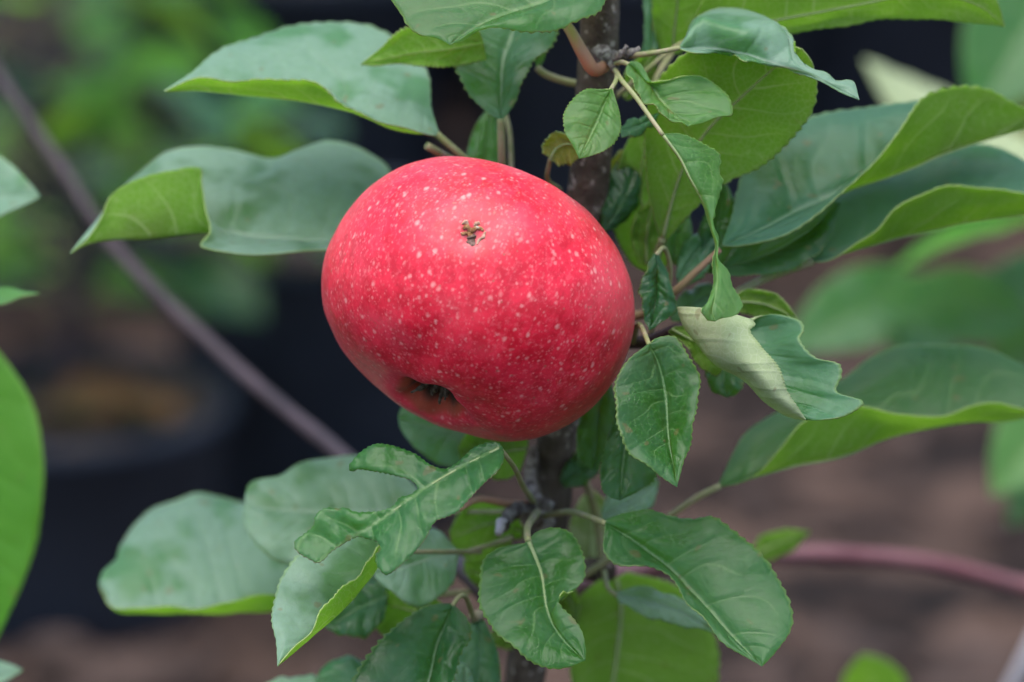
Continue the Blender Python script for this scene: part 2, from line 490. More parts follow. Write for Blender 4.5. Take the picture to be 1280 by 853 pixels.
def flat_leaf(parent, outline, mid, d0, sx, sy, mat, fold=.0, grid=5.0, tooth=1.6, pitch=7.0, label=None, petiole=None, thick=.03, wob=.12, see='top', smooth_edges=None, seed=0):
    """a leaf with an uneven chewed outline: dense triangulated sheet bent about its midrib"""
    n = max(40, int(sum(math.dist(outline[i], outline[(i + 1) % len(outline)]) for i in range(len(outline))) / 2.2))
    ol = spline([*outline, outline[0]], n)[:-1]
    c = np.roll(ol, -1, 0) - np.roll(ol, 1, 0)
    c /= np.linalg.norm(c, axis=1)[:, None] + 1e-9
    nr = np.stack([c[:, 1], -c[:, 0]], 1)
    area = .5 * np.sum(ol[:, 0] * np.roll(ol[:, 1], -1) - np.roll(ol[:, 0], -1) * ol[:, 1])
    if area < 0: nr = -nr
    s = np.arange(n) * 2.2
    irr = np.array([mnoise.noise(Vector((x * .02, 3.1, seed))) for x in s])
    saw = (s / pitch + irr) % 1.0
    tri = np.where(saw < .7, saw / .7, (1 - saw) / .3)
    ol = ol + nr * (tooth * (tri - .5))[:, None]
    m = spline(mid, 60)
    lo, hi = ol.min(0), ol.max(0)
    def inside(p):
        x, y = p; r = False; k = len(ol) - 1
        for i in range(len(ol)):
            if (ol[i][1] > y) != (ol[k][1] > y) and x < (ol[k][0] - ol[i][0]) * (y - ol[i][1]) / (ol[k][1] - ol[i][1] + 1e-12) + ol[i][0]: r = not r
            k = i
        return r
    pts = [Vector(p) for p in ol]
    ys = np.arange(lo[1], hi[1], grid * .87)
    for r, y in enumerate(ys):
        for x in np.arange(lo[0] + (r % 2) * grid * .5, hi[0], grid):
            if np.min(np.linalg.norm(ol - np.array([x, y]), axis=1)) > grid * .55 and inside((x, y)):
                pts.append(Vector((x, y)))
    edges = [(i, (i + 1) % n) for i in range(n)]
    vs, es, fs, *_ = delaunay_2d_cdt(pts, edges, [list(range(n))], 1, 1e-4)
    V2 = np.array([(v.x, v.y) for v in vs])
    D = np.linalg.norm(V2[:, None] - m[None], axis=2)
    k = D.argmin(1)
    kf = k.astype(float); kf += np.clip(np.einsum('ij,ij->i', V2 - m[k], np.gradient(m, axis=0)[k]) / (np.linalg.norm(np.gradient(m, axis=0)[k], axis=1) ** 2 + 1e-9), -.5, .5); dist = D[np.arange(len(V2)), k]
    tg = np.gradient(m, axis=0); tg /= np.linalg.norm(tg, axis=1)[:, None]
    rel = V2 - m[k]
    sg = np.sign(tg[k, 0] * rel[:, 1] - tg[k, 1] * rel[:, 0])
    wmax = np.percentile(dist, 98)
    u = np.clip(sg * dist / wmax, -.94, .94); v = np.clip(kf / 60.0, 0, 1)
    dep = fold * .0193 * (dist - dist ** 2 / (3.2 * wmax))
    P3 = []
    for q in range(len(V2)):
        w = wob * mnoise.noise(Vector((V2[q, 0] * .022, V2[q, 1] * .022, seed + 4.3))) + wob * .3 * mnoise.noise(Vector((V2[q, 0] * .07, V2[q, 1] * .07, seed)))
        t = 9 * (v[q] - .2 * abs(u[q])) + (.45 if u[q] > 0 else 0)
        w -= .02 * (1 - math.cos(2 * math.pi * (t - .5))) * .5
        d = d0 + .0193 * (sx * (V2[q, 0] - mid[0][0]) - sy * (V2[q, 1] - mid[0][1])) + dep[q] + w
        P3.append(at(V2[q, 0], V2[q, 1], d))
    P3 = np.array(P3)
    Nn = np.zeros_like(P3)
    F2 = []
    for f in fs:
        a, b_, c_ = f[:3]
        nn = np.cross(P3[b_] - P3[a], P3[c_] - P3[a])
        if np.dot(nn, CAM - P3[a]) < 0:
            f = list(f)[::-1]; nn = -nn
        F2.append(tuple(f))
        for q in f: Nn[q] += nn
    Nn /= np.linalg.norm(Nn, axis=1)[:, None] + 1e-15
    h = thick * .005
    verts = np.concatenate([P3 + Nn * h, P3 - Nn * h])
    o = len(P3)
    cnt = {}
    for f in F2:
        for a, b_ in zip(f, f[1:] + f[:1]): cnt[(a, b_)] = 1
    rim = [(a, a + o, b_ + o, b_) for (a, b_) in cnt if (b_, a) not in cnt]
    faces = F2 + [tuple(q + o for q in f[::-1]) for f in F2] + rim
    mi = [0] * len(F2) + [1] * len(F2) + [2] * len(rim)
    uv = np.stack([(u + 1) / 2, v], 1); uv = np.concatenate([uv, uv])
    ms = list(MATS[mat])
    if see != 'top': ms[0], ms[1] = ms[1], ms[0]
    lf = link('leaf', verts, faces, ms, parent, uv, mi)
    if label: lf['label'] = label
    mm = []
    for q in m[:56]:
        i = np.linalg.norm(V2 - q, axis=1).argmin()
        w_ = DIST + ((P3[i] - CAM) @ fwd - DIST)
        p = CAM + w_ * (fwd + rgt * ((q[0] - 640.0) / FPX) + upv * ((426.5 - q[1]) / FPX))
        mm.append(p - Nn[i] * .0002)
    v_, f_ = tube_data(np.array(mm)[::3], [.00042, .0003, .0002, .0001], seg=8, n=40)
    link('midrib', v_, f_, MIDRIB, lf)
    if petiole:
        tube('petiole', [at(*q) for q in petiole] + [mm[0]], [.0008, .0006], PETIOLE, lf, seg=10, n=24)
    return lf

def blade(parent, base, tip, up, width, mat='mid', fold=.25, droop=.12, bend=0.0, hero=False, wave=.06, stalk=None, thick=.03, label=None):
    """a generic leaf from its base and tip in space; up = where its upper side faces"""
    LEAF_N[0] += 1
    base, tip, up = (np.asarray(q, float) for q in (base, tip, up))
    ax = tip - base; L = np.linalg.norm(ax); ax /= L
    side = np.cross(ax, up); side /= np.linalg.norm(side)
    nn = np.cross(side, ax)
    prof = [(0, .06), (.10, .42), (.25, .82), (.42, 1.0), (.6, .93), (.78, .66), (.92, .28), (1, 0.02)]
    M, F, N = [], [], []
    for t, w in prof:
        c = base + ax * L * t + nn * L * (droop * 4 * t * (1 - t) * .5) + side * (bend * L * math.sin(math.pi * t))
        M.append(c)
        F.append(c - side * w * width * .5 + nn * w * width * .5 * fold)
        N.append(c + side * w * width * .5 + nn * w * width * .5 * fold)
    P, uu, vv = loft([np.array(F), np.array(M), np.array(N)], [-1, 0, 1], 48 if not hero else 110, 12 if not hero else 22, True, (.05, .05), wave, .004, 20, .04, 'top', (-.5, .5), LEAF_N[0] * 17)
    i, j = P.shape[0] // 2, P.shape[1] // 2
    gn = np.cross(P[i, j + 1] - P[i, j], P[i + 1, j] - P[i, j])
    if np.dot(gn, nn) < 0:
        P = P[:, ::-1]; uu = -uu[::-1]
    lf = shell('leaf', P, uu, vv, MATS[mat], parent, thick * .01)
    if label: lf['label'] = label
    if stalk is not None:
        tube('petiole', [np.asarray(stalk), (np.asarray(stalk) + base) * .5 - nn * .002, base], [.0009, .0006], PETIOLE, lf, seg=8, n=12)
    return lf

# ------------------------------------------------------------------ ground
def ground_z(x, y):
    return .018 * mnoise.noise(Vector((x * 1.3, y * 1.3, 2.0))) + .010 * mnoise.noise(Vector((x * 5, y * 5, 7.0))) + .005 * mnoise.noise(Vector((x * 14, y * 14, 1.0)))
def make_ground():
    b = NB('mulch_soil')
    pos = b.n('ShaderNodeNewGeometry').outputs['Position']
    n1 = b.noise(pos, 3.2, 5, .6); n2 = b.noise(pos, 8.5, 3, .6); n3 = b.noise(pos, 90, 4, .6)
    c = b.mix(b.step(n2, .45, .58), (.0055, .0032, .0024), (.088, .055, .041))
    c = b.mix(b.m('MULTIPLY', b.step(n1, .40, .6), .5), c, (.018, .010, .0075))
    c = b.mix(b.step(n3, .55, .75), c, (.080, .051, .039))
    nrm = b.bump(b.m('ADD', n2, b.m('MULTIPLY', n3, .5)), .8, .012)
    mat = b.finish(b.principled(Base_Color=c, Roughness=.9, Normal=nrm, Specular_IOR_Level=.2))
    def axis(a, b_, c0, fine, coarse):
        out = [a]
        while out[-1] < b_:
            out.append(out[-1] + fine + coarse * max(0, abs(out[-1] - c0) - 1.6))
        return out
    xs = axis(-60, 60, 0, .028, .12); ys = axis(-40, 90, 2.2, .028, .12)
    V = [(x, y, ground_z(x, y)) for y in ys for x in xs]
    w = len(xs)
    F = [(j*w+i, j*w+i+1, (j+1)*w+i+1, (j+1)*w+i) for j in range(len(ys)-1) for i in range(w-1)]
    o = link('ground', V, F, mat)
    tag(o, kind='structure')
    # bark chips and clods lying in the mulch
    cm = simple('mulch_chip', (.026, .015, .011), (.066, .042, .033), 12, .9, .4, .001, c3=(.15, .11, .095), s3=25)
    rs = random.Random(3)
    V, F = [], []
    for k in range(5200):
        x = rs.uniform(-1.3, 1.5); y = rs.uniform(.2, 4.6)
        L = rs.uniform(.008, .03); W = L * rs.uniform(.3, .8); H = L * rs.uniform(.15, .5)
        a = rs.uniform(0, math.pi); ti = rs.uniform(-.4, .4)
        base = len(V); z = ground_z(x, y) + H * .35
        for (sx, sy, sz) in ((-1,-1,-1),(1,-1,-1),(1,1,-1),(-1,1,-1),(-1,-1,1),(1,-1,1),(1,1,1),(-1,1,1)):
            lx = sx*L*.5*rs.uniform(.7,1); ly = sy*W*.5*rs.uniform(.6,1); lz = sz*H*.5*rs.uniform(.6,1) + lx*ti
            V.append((x+lx*math.cos(a)-ly*math.sin(a), y+lx*math.sin(a)+ly*math.cos(a), z+lz))
        F += [tuple(base+q for q in f) for f in ((3,2,1,0),(4,5,6,7),(0,1,5,4),(1,2,6,5),(2,3,7,6),(3,0,4,7))]
    for k in range(520):                     # bigger clods and bark lumps
        x = rs.uniform(-1.2, 1.4); y = rs.uniform(.4, 4.4); q = rs.uniform(.012, .038)
        base = len(V); z = ground_z(x, y) + q * .2
        for i in range(6):
            la = math.pi * i / 5
            for k2 in range(8):
                a = 2 * math.pi * k2 / 8
                d = Vector((math.sin(la) * math.cos(a), math.sin(la) * math.sin(a) * .8, math.cos(la) * .55))
                d *= q * (1 + .5 * mnoise.noise(d * 1.7 + Vector((k, 0, 0))))
                V.append((x + d.x, y + d.y, z + d.z))
        F += [(base+i*8+k2, base+(i+1)*8+k2, base+(i+1)*8+(k2+1) % 8, base+i*8+(k2+1) % 8) for i in range(5) for k2 in range(8)]
    o = link('mulch_chips', V, F, cm, smooth=False)
    tag(o, 'loose brown bark mulch scattered over the soil', 'mulch', kind='stuff')
make_ground()

# ------------------------------------------------------------------ nursery pots behind the tree
POT = simple('pot_plastic', (.036, .046, .066), (.050, .062, .088), 25, .6, .15, .0008, spec=.25)
POT_RIM = simple('pot_rim_dimmed', (.016, .021, .032), (.024, .030, .044), 25, .7, .15, .0008, spec=.15)  # pot plastic darkened so the top-lit rim looks less lit
SOIL = simple('potting_soil', (.022, .015, .011), (.050, .033, .023), 60, .95, .9, .006, c3=(.085, .05, .022), s3=35)
SOIL_AMBER = simple('leaf_litter', (.055, .024, .006), (.105, .047, .010), 40, .9, .9, .006, c3=(.06, .04, .02), s3=30)
def pot(loc, r, h, label, litter=False):
    root = empty('nursery_pot', loc, label, 'pot', 'black nursery pots behind the tree')
    seg = 64
    prof = [(.0, .0), (.78, .0), (.80, .012), (.97, h/r-.12), (1.0, h/r-.12), (1.035, h/r-.10), (1.04, h/r), (1.0, h/r+.012), (.965, h/r), (.95, h/r-.15), (.80, h/r-.35)]
    V, F = [], []
    for (pr, pz) in prof:
        for k in range(seg):
            a = 2*math.pi*k/seg
            rib = 1 + (.006 * math.cos(a*16) if .02 < pz < h/r-.13 else 0)
            V.append((loc[0]+pr*r*rib*math.cos(a), loc[1]+pr*r*rib*math.sin(a), loc[2]+pz*r))
    for i in range(len(prof)-1):
        for k in range(seg):
            k2 = (k+1) % seg
            F.append((i*seg+k, i*seg+k2, (i+1)*seg+k2, (i+1)*seg+k))
    link('pot_wall', V[:5*seg], [f for f in F if max(f) < 5*seg], POT, root)
    o4 = 4*seg
    link('pot_rim', V[o4:], [tuple(q-o4 for q in f) for f in F if min(f) >= o4], POT_RIM, root)
    V, F = [], []
    n = 14
    for i in range(n+1):
        for k in range(seg):
            a = 2*math.pi*k/seg; rr = r*.945*i/n
            x, y = loc[0]+rr*math.cos(a), loc[1]+rr*math.sin(a)
            V.append((x, y, loc[2]+h-r*.10+.012*mnoise.noise(Vector((x*22, y*22, 3)))+.006*mnoise.noise(Vector((x*60, y*60, 3)))))
    for i in range(n):
        for k in range(seg):
            k2 = (k+1) % seg
            F.append((i*seg+k, (i+1)*seg+k, (i+1)*seg+k2, i*seg+k2))
    link('soil', V, F, SOIL, root)
    if litter:
        rs = random.Random(5)
        for q in range(10):
            a, rr = rs.uniform(0, 6.28), r*.38*math.sqrt(rs.random())
            p = np.array([loc[0]+.02+rr*math.cos(a), loc[1]-.03+rr*.8*math.sin(a), loc[2]+h-r*.10+.012])
            d = np.array([math.cos(q*2.3), math.sin(q*2.3), rs.uniform(-.1, .25)])*rs.uniform(.03, .05)
            P_ = [p-d*.5, p+d*.5]
            lf = blade(root, P_[0], P_[1], (rs.uniform(-.3,.3), rs.uniform(-.3,.3), 1), .03, 'mid')
            lf.name = 'fallen_leaf'
            lf.data.materials[0] = SOIL_AMBER; lf.data.materials[1] = SOIL_AMBER
    return root
def gpos(px, py, z=0.0):
    d = fwd + rgt*((px-640)/FPX) + upv*((426.5-py)/FPX)
    t = (z-CAM[2])/d[2]
    return CAM + d*t
p = gpos(70, 850); pot((p[0], p[1]+.10, -.012), .095, .15, 'black plastic pot at lower left with amber leaf litter on its soil', True)
p = gpos(400, 700); pot((p[0], p[1]+.12, -.012), .108, .20, 'black plastic pot in the middle distance behind the apple')
p = gpos(360, 330); pot((p[0], p[1]+.16, -.012), .15, .24, 'dark pot far back, left of the upper leaf cluster')
p = gpos(790, 330); pot((p[0], p[1]+.16, -.012), .16, .25, 'dark pot far back, straight behind the trunk')
p = gpos(1110, 285); pot((p[0], p[1]+.17, -.012), .17, .26, 'dark pot far back at upper right under the long top leaf')
p = gpos(40, 380); pot((p[0], p[1]+.16, -.012), .14, .20, 'dark pot far back at the left edge among blurred foliage')

# ------------------------------------------------------------------ the apple tree
tree_base = at(655, 853, 7.0)
def trunk_d(y): return 4.6 + .0058 * (y - 426)
tp = [at(x, y, trunk_d(y)) for x, y in ((790, -420), (770, -170), (752, -40), (748, 60), (741, 180), (728, 300), (708, 440), (695, 560), (686, 650), (672, 750), (655, 853))]
e = tp[-1] - tp[-3]; e = e / np.linalg.norm(e)
lowest = tp[-1] + e * .10
foot = np.array([lowest[0] - .01, lowest[1] + .005, -.03])
tp += [lowest, lowest * .5 + foot * .5 + np.array([.004, 0, 0]), foot]
tree = empty('apple_tree', (foot[0], foot[1], 0), 'young apple tree with slender grey-brown trunk, bearing one red apple among green leaves', 'apple tree')
tube('trunk', tp, [.0036, .0046, .0052, .0051, .0051, .0052, .0053, .0054, .0055, .0058, .0060, .0063, .0075, .0090], BARK, tree, n=260, seg=40, bump=.07, freq=260)

def knot(parent, pts, rad, mat=SCAR, n=40, bump=.35, freq=420, name='spur'):
    return tube(name, [at(*q) for q in pts], [r*.01 for r in rad], mat, parent, n=n, seg=20, bump=bump, freq=freq)

# fruiting spurs and twigs
knot(tree, [(748, 62, 2.3), (758, 74, 1.5), (768, 74, .9), (782, 70, .6), (800, 60, .5)], [.26, .20, .17, .12, .06], bump=.6, freq=700)
knot(tree, [(764, 70, 1.3), (768, 82, .8), (771, 92, .6)], [.16, .14, .08], bump=.6, freq=700)
knot(tree, [(772, 72, .7), (778, 66, .3), (784, 58, .2)], [.12, .10, .05], bump=.6, freq=800)
knot(tree, [(722, 305, 5.2), (690, 285, 4.6), (655, 255, 4.0), (636, 232, 3.6)], [.28, .24, .22, .18], TWIG, bump=.15)
knot(tree, [(735, 420, 4.6), (790, 428, 3.2), (822, 423, 2.2), (850, 410, 1.6), (880, 402, 1.5)], [.22, .2, .17, .16, .12], PURPLE, bump=.12)
knot(tree, [(720, 350, 4.6), (790, 395, 3.5), (842, 366, 2.2), (870, 340, 1.8), (900, 312, 1.6)], [.15, .14, .11, .10, .07], simple('reddish_twig', (.26, .14, .09), (.33, .24, .13), 80, .6, .2), bump=.06)
knot(tree, [(668, 560, 5.2), (663, 600, 4.8), (668, 622, 4.2), (690, 634, 3.9)], [.12, .16, .20, .13], SCAR, bump=.25)
knot(tree, [(682, 655, 5.4), (660, 640, 4.4), (640, 640, 3.6), (628, 660, 3.0)], [.3, .26, .2, .14], SCAR)
knot(tree, [(628, 652, 3.1), (623, 668, 2.8)], [.15, .08], simple('bud_scales', (.50, .46, .50), (.34, .30, .33), 300, .7, .4), bump=.12, name='bud')
knot(tree, [(675, 700, 6.0), (715, 712, 6.4), (745, 712, 6.6), (768, 716, 6.7)], [.32, .28, .30, .2], BARK, bump=.3)
knot(tree, [(667, 690, 6.0), (640, 730, 5.0), (605, 765, 3.5), (590, 772, 3.0)], [.2, .16, .13, .13], simple('pale_twig', (.36, .30, .2), (.25, .2, .14), 200, .7, .4), bump=.2)
# two low branches that lean away from the lens
tube('branch', [at(660, 800, 7.2), at(600, 735, 7.3), at(520, 655, 15), at(430, 572, 21), at(290, 455, 27), at(150, 318, 30), at(70, 200, 32), at(0, 98, 34), at(-90, -40, 36)], [.0026, .0024, .0022, .0023, .0022, .0023, .0021, .0021, .0018], PURPLE, tree, n=160, seg=16, bump=.14, freq=70)['label'] = 'purple-brown branch slanting up to the left behind the apple'
tube('branch', [at(672, 745, 6.6), at(760, 722, 10), at(860, 700, 15), at(960, 694, 23), at(1060, 695, 26), at(1160, 704, 28), at(1230, 720, 29), at(1290, 735, 30), at(1420, 745, 27)], [.0034, .0031, .0029, .0031, .0027, .0030, .0026, .0028, .0024], PINK, tree, n=160, seg=16, bump=.14, freq=70)['label'] = 'pinkish branch running out to the lower right behind the leaves'

# --- leaves of the tree: far edge, midrib, near edge, each from base to tip
# top left
leaf(tree, [(548,166),(540,140),(535,90),(510,60),(486,46),(447,33),(409,28),(358,33),(312,46),(266,70),(240,92),(205,114)],
     [(547,168,0),(524,167,-.2),(490,162,-.3),(455,148,-.2),(430,137,0),(389,128,0),(331,121,0),(246,113,0),(205,115)],
     [(545,170,-.2),(521,166,-.5),(500,161,-.6),(467,151,-.8),(436,134,-1.0),(411,112,-1.3),(385,102,-1.4),(331,102,-1.2),(296,100,-1.1),(246,98,-.8),(205,115)],
     2.6, sx=.25, sy=1.5, mat='pale', petiole=[(636,234,3.4),(600,214,3.0),(574,192,2.7)], prad=(.085,.10), label='broad waxy leaf at upper left, sky sheen painted grey-green on top, with upturned yellow-green lower edge', midrib=False)
leaf(tree, [(792,-42),(680,-85),(560,-80),(505,-40),(489,0),(500,14),(509,31),(524,44),(547,49),(562,56)],
     [(798,-45),(735,-22),(676,4),(637,17),(609,28),(581,44),(562,56)],
     [(800,-40),(785,-20),(759,0),(747,18),(707,31),(659,41),(634,38),(597,40),(575,52),(562,56)],
     .4, sx=.1, sy=1.0, mat='mid', petiole=[(770,-100,2.6),(790,-70,1.6)], label='green leaf cut by the top edge, pale midrib running to its tip', tooth=0.08, bulge=(.16,.12))
leaf(tree, [(600,40),(560,30),(507,35),(491,45),(477,59),(451,81)],
     [(605,55),(560,62),(510,68),(451,81)],
     [(608,75),(564,84),(533,83),(496,80),(470,82),(451,81)],
     2.2, sx=-.1, sy=-.2, mat='lite', see='under', midrib=False, label='small yellow-green leaf tip tucked under the top leaf')
leaf(tree, [(624,150),(612,144),(597,129),(581,110),(566,82),(550,51),(556,15),(600,-20),(650,-35)],
     [(626,150),(627,112,.3),(631,73,.5),(640,45,.6),(648,0,.7),(650,-35)],
     [(629,149),(645,127),(656,101),(665,76),(685,59),(701,37),(700,5),(680,-20),(650,-35)],
     2.0, sx=-.15, sy=.35, mat='teal', petiole=[(640,236,3.3),(629,215,2.6),(627,185,2.2)], prad=(.10,.11), label='leaf folded along its midrib standing up from the top of the apple', bulge=(.1,.12))
leaf(tree, [(606,140),(592,163),(586,182),(585,215),(600,250)], [(612,140),(608,180),(605,220),(603,250)], [(620,145),(624,170),(628,200),(620,235),(603,250)],
     5.2, sy=.3, mat='mid', hero=False, petiole=[(640,235,4.2),(636,160,4.4),(625,132,4.8)])
leaf(tree, [(671,84),(664,60),(650,45),(640,30)], [(672,86),(672,60),(660,40),(642,28)], [(674,86),(682,66),(680,45),(660,30),(642,28)], 3.6, sy=.4, mat='lite', hero=False,
     petiole=[(735,108,3.2),(700,100,3.4),(680,92,3.5)], prad=(.09,.10))
leaf(tree, [(686,196),(678,190),(682,175),(693,166),(712,168)], [(688,198),(696,185),(710,180),(725,190)], [(690,200),(700,207),(714,205),(726,196)],
     1.5, sy=-.3, mat='yellow', see='under', hero=False, petiole=[(700,238,3.6),(684,222,2.2)], label='small yellowed leaf beside the trunk above the apple', teeth=9)
tube('petiole', [at(755,84,1.2), at(742,87,.7), at(728,66,.4), at(715,42,.5), at(704,24,.9), at(690,-5,1.6)], [.0015,.0017,.0014,.0011,.0009], PETIOLE_RED, tree, n=40, seg=14)['label'] = 'thick reddish petiole rising from the knobbly spur'
tube('fruit_stalk', [at(636,236,3.5), at(600,214,3.2), at(565,200,3.0), at(540,186,2.4), at(533,182,2.3)], [.0007,.0007,.0008,.001,.001], PETIOLE, tree, n=24, seg=10)

# spur leaves right of the trunk
leaf(tree, [(761,112),(748,112),(735,112),(716,124),(704,146),(706,166),(717,183),(724,198)],
     [(764,111,.1),(752,140,.12),(738,171,.1),(730,187),(724,198)],
     [(766,112),(770,126),(775,146),(775,166),(760,186),(744,194),(724,198)],
     -.9, sx=.1, sy=.45, mat='lite', petiole=[(771,90,.6),(770,101,-.3)], prad=(.055,.06), teeth=26, tooth=0.055, label='small round bright green leaf hanging below the knobbly spur', bulge=(.08,.08), wave=.03)
leaf(tree, [(788,77),(798,78),(806,88),(813,105),(831,97),(871,95),(892,102),(909,119),(915,134),(914,146),(889,149),(859,158)],
     [(785,80),(800,96,.25),(816,113,.35),(840,143,.25),(859,158)],
     [(783,84),(783,92),(792,110),(810,129),(831,146),(859,158)],
     -.2, sx=.2, sy=.7, mat='lite', petiole=[(770,80,.7),(778,78,.2)], label='short leaf folded into two lobes beside the spur', tooth=0.036, ref=(-.5,.6), midrib=False, bulge=(.06,.1))
leaf(tree, [(850,58),(856,49,.2),(865,27,.6),(880,15,1.0),(898,12,1.3),(930,14,1.3),(953,21,.7),(970,28,.3),(984,37),(993,49),(992,60),(998,74),(1014,86),(1033,92),(1045,102),(1065,102),(1074,125)],
     [(850,60),(868,61),(892,61),(923,66),(953,75),(996,87),(1014,93),(1039,107),(1074,125)],
     [(850,62,-.1),(868,66,-.1),(892,66,.1),(912,67,.3),(929,76,-.1),(953,79,.2),(980,84,.3),(1014,96,.1),(1045,112),(1074,125)],
     -.4, sx=.1, sy=1.0, mat='pale', extra=[(-.62, [(850,58.5),(858,48,-.3),(866,34,-.5),(878,22,-.6),(898,26,-.5),(923,32,-.5),(953,31,-.3),(970,33,-.2),(982,44),(985,56),(994,77),(1014,89),(1035,97),(1048,105),(1064,108),(1074,125)])],
     petiole=[(786,70,.7),(820,66,.0)], prad=(.06,.075), label='wavy leaf with crinkled edge stretching right from the spur', wave=.04, ref=(-.3,.4), bulge=(.02,.0))
# long narrow chewed leaf hanging from the spur
leaf(tree, [(829,168),(846,167),(862,171),(880,180),(899,191),(902,201),(899,213),(903,227),(899,244),(894,259),(889,271),(892,285),(899,297),(898,310),(898,322),(911,340),(915,357),(924,372),(928,383),(920,394),(900,398)],
     [(828,168),(850,198),(862,222),(880,256),(889,287),(895,308),(895,326),(897,351),(893,373),(890,390),(894,402)],
     [(827,168),(848,198,.5),(861,222,.6),(879,256,.4),(888,287,.1),(893,308,.05),(893,326,.1),(894,351,.2),(886,373,.1),(878,388,-.2),(884,401)],
     -1.9, sx=.35, sy=.3, mat='lite', petiole=[(769,88,.6),(778,102,-.4),(795,122,-1.0),(815,150,-1.6)], prad=(.05,.07), mid_r=.045, teeth=30, tooth=0.090, label='narrow chewed leaf hanging from the spur, its midrib bare in places', wave=.05, bulge=(.05,.0), midrib=True)
# rolled pale leaf
leaf(tree, [(938,404,.6),(948,397,.6),(970,393,.5),(1002,403,.4),(1005,415,.3),(1000,424,.2),(1019,447,.1),(1050,456),(1052,470),(1046,490),(1080,504,-.2),(1058,520,-.2),(1030,525,-.2),(1008,525)],
     [(890,396,.7),(905,420,.6),(930,455,.4),(965,495,.2),(995,520,0),(1007,525)],
     [(940,400,-1.0),(944,407,-1.2),(938,413,-1.3),(953,435,-1.3),(976,462,-1.1),(984,488,-.8),(1007,524,-.1)],
     -.3, sx=-.1, sy=.35, mat='felt', extra=[(.34, [(847,384,-.2),(850,396,-.2),(856,410,-.2),(872,430,-.2),(894,458,-.2),(930,478,-.2),(957,504,-.2),(985,521,-.1),(1007,525)]), (.66, [(893,387,-1.1),(897,399,-1.3),(902,418,-1.35),(917,444,-1.3),(950,474,-1.2),(972,500,-.8),(1007,525,-.1)])],
     crease=False, ref=(-.6,.4), midrib=False, label='leaf rolled up at its tip showing the pale felted underside', tooth=0.055, teeth=36, bulge=(0,0), wave=.02, noise_amp=.06, quilt=0)
# right-hand group
leaf(tree, [(903,306),(908,290),(913,277),(929,215),(962,172),(995,155),(1021,144),(1077,133),(1142,127),(1200,122),(1260,132),(1320,152)],
     [(903,307),(955,286,.2),(1005,260,.3),(1060,238,.3),(1110,221,.2),(1175,196,.1),(1241,172),(1320,152)],
     [(904,308),(923,308),(978,296,-.2),(1024,269,-.5),(1057,236,-1.0),(1093,201,-1.6),(1116,169,-2.0),(1142,138,-2.2),(1165,117,-2.1),(1198,108,-1.9),(1234,111,-1.6),(1274,132,-.8),(1320,152)],
     1.6, sx=.1, sy=.95, mat='teal', label='large leaf at right folding up to show its veined yellow-green underside', ref=(-.5,.35), tooth=0.11, teeth=30, bulge=(.18,.02), wave=.04)
leaf(tree, [(1012,326),(1020,290),(1050,245),(1100,215),(1180,185),(1230,183),(1290,205),(1345,252)],
     [(1014,328),(1073,311),(1126,297),(1175,286),(1208,278),(1280,269),(1345,252)],
     [(1016,328,-.1),(1035,326,-.3),(1055,318,-.6),(1090,293,-1.2),(1115,262,-1.8),(1142,245,-2.0),(1192,235,-2.0),(1280,240,-1.2),(1345,252)],
     3.2, sx=.1, sy=1.1, mat='teal', petiole=[(868,410,3.2),(900,380,3.0),(926,364,3.0),(955,349,3.1)], prad=(.10,.12), label='grey-green leaf at right, second below the top, edge rolled up along a green underside', bulge=(.15,.02), tooth=0.036)
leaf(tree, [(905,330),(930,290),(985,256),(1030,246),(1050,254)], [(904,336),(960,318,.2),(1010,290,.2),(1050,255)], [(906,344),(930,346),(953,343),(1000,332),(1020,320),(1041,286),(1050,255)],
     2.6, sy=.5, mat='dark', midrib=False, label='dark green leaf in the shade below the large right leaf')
leaf(tree, [(826,300),(812,250),(806,190),(812,120),(850,70),(915,48),(975,50),(1003,62)],
     [(828,300),(842,245,.2),(853,213,.3),(886,161,.3),(923,125,.3),(969,84,.2),(1003,62)],
     [(832,302),(868,262),(910,228),(953,208),(992,172),(1016,138),(1021,108),(1013,76),(1003,62)],
     2.8, sx=-.2, sy=-.45, mat='mid', see='under', petiole=[(815,400,4.0),(818,350,3.4),(822,318,3.1)], prad=(.10,.11), label='big yellow-green leaf seen from below behind the spur leaves', tooth=0.090, bulge=(.12,.12), mid_r=.05)
leaf(tree, [(818,345),(790,330),(765,280),(768,220),(790,170),(812,150)], [(822,345),(808,290),(800,230),(812,150)], [(826,345),(850,300),(852,240),(835,180),(812,150)],
     4.6, sx=.1, sy=-.3, mat='mid', see='under', hero=False)
leaf(tree, [(752,285),(753,250),(764,215),(778,194),(797,187)], [(754,288),(772,262,-.3),(790,225,-.3),(797,187)], [(756,290),(788,272),(801,235),(803,205),(797,187)],
     3.2, sy=.3, sx=.6, mat='dark', hero=False)
leaf(tree, [(751,270),(752,240),(762,205),(775,188)], [(753,275),(764,240),(772,210),(778,188)], [(756,280),(775,250),(782,215),(780,188)], 4.0, sy=-.2, mat='yellow', see='under', hero=False)
leaf(tree, [(862,40),(880,0),(950,-60),(1080,-80),(1190,-50),(1245,0),(1256,34)],
     [(864,46),(960,28),(1060,8),(1160,-8),(1225,8),(1256,34)],
     [(868,48),(930,50),(995,42),(1085,27),(1160,26),(1210,28),(1256,34)],
     3.2, sx=.0, sy=-.7, mat='mid', see='under', petiole=[(760,130,3.4),(800,95,3.2),(840,62,3.2)], label='long bright green leaf along the top right edge, seen from below', tooth=0.036, bulge=(.1,.1))
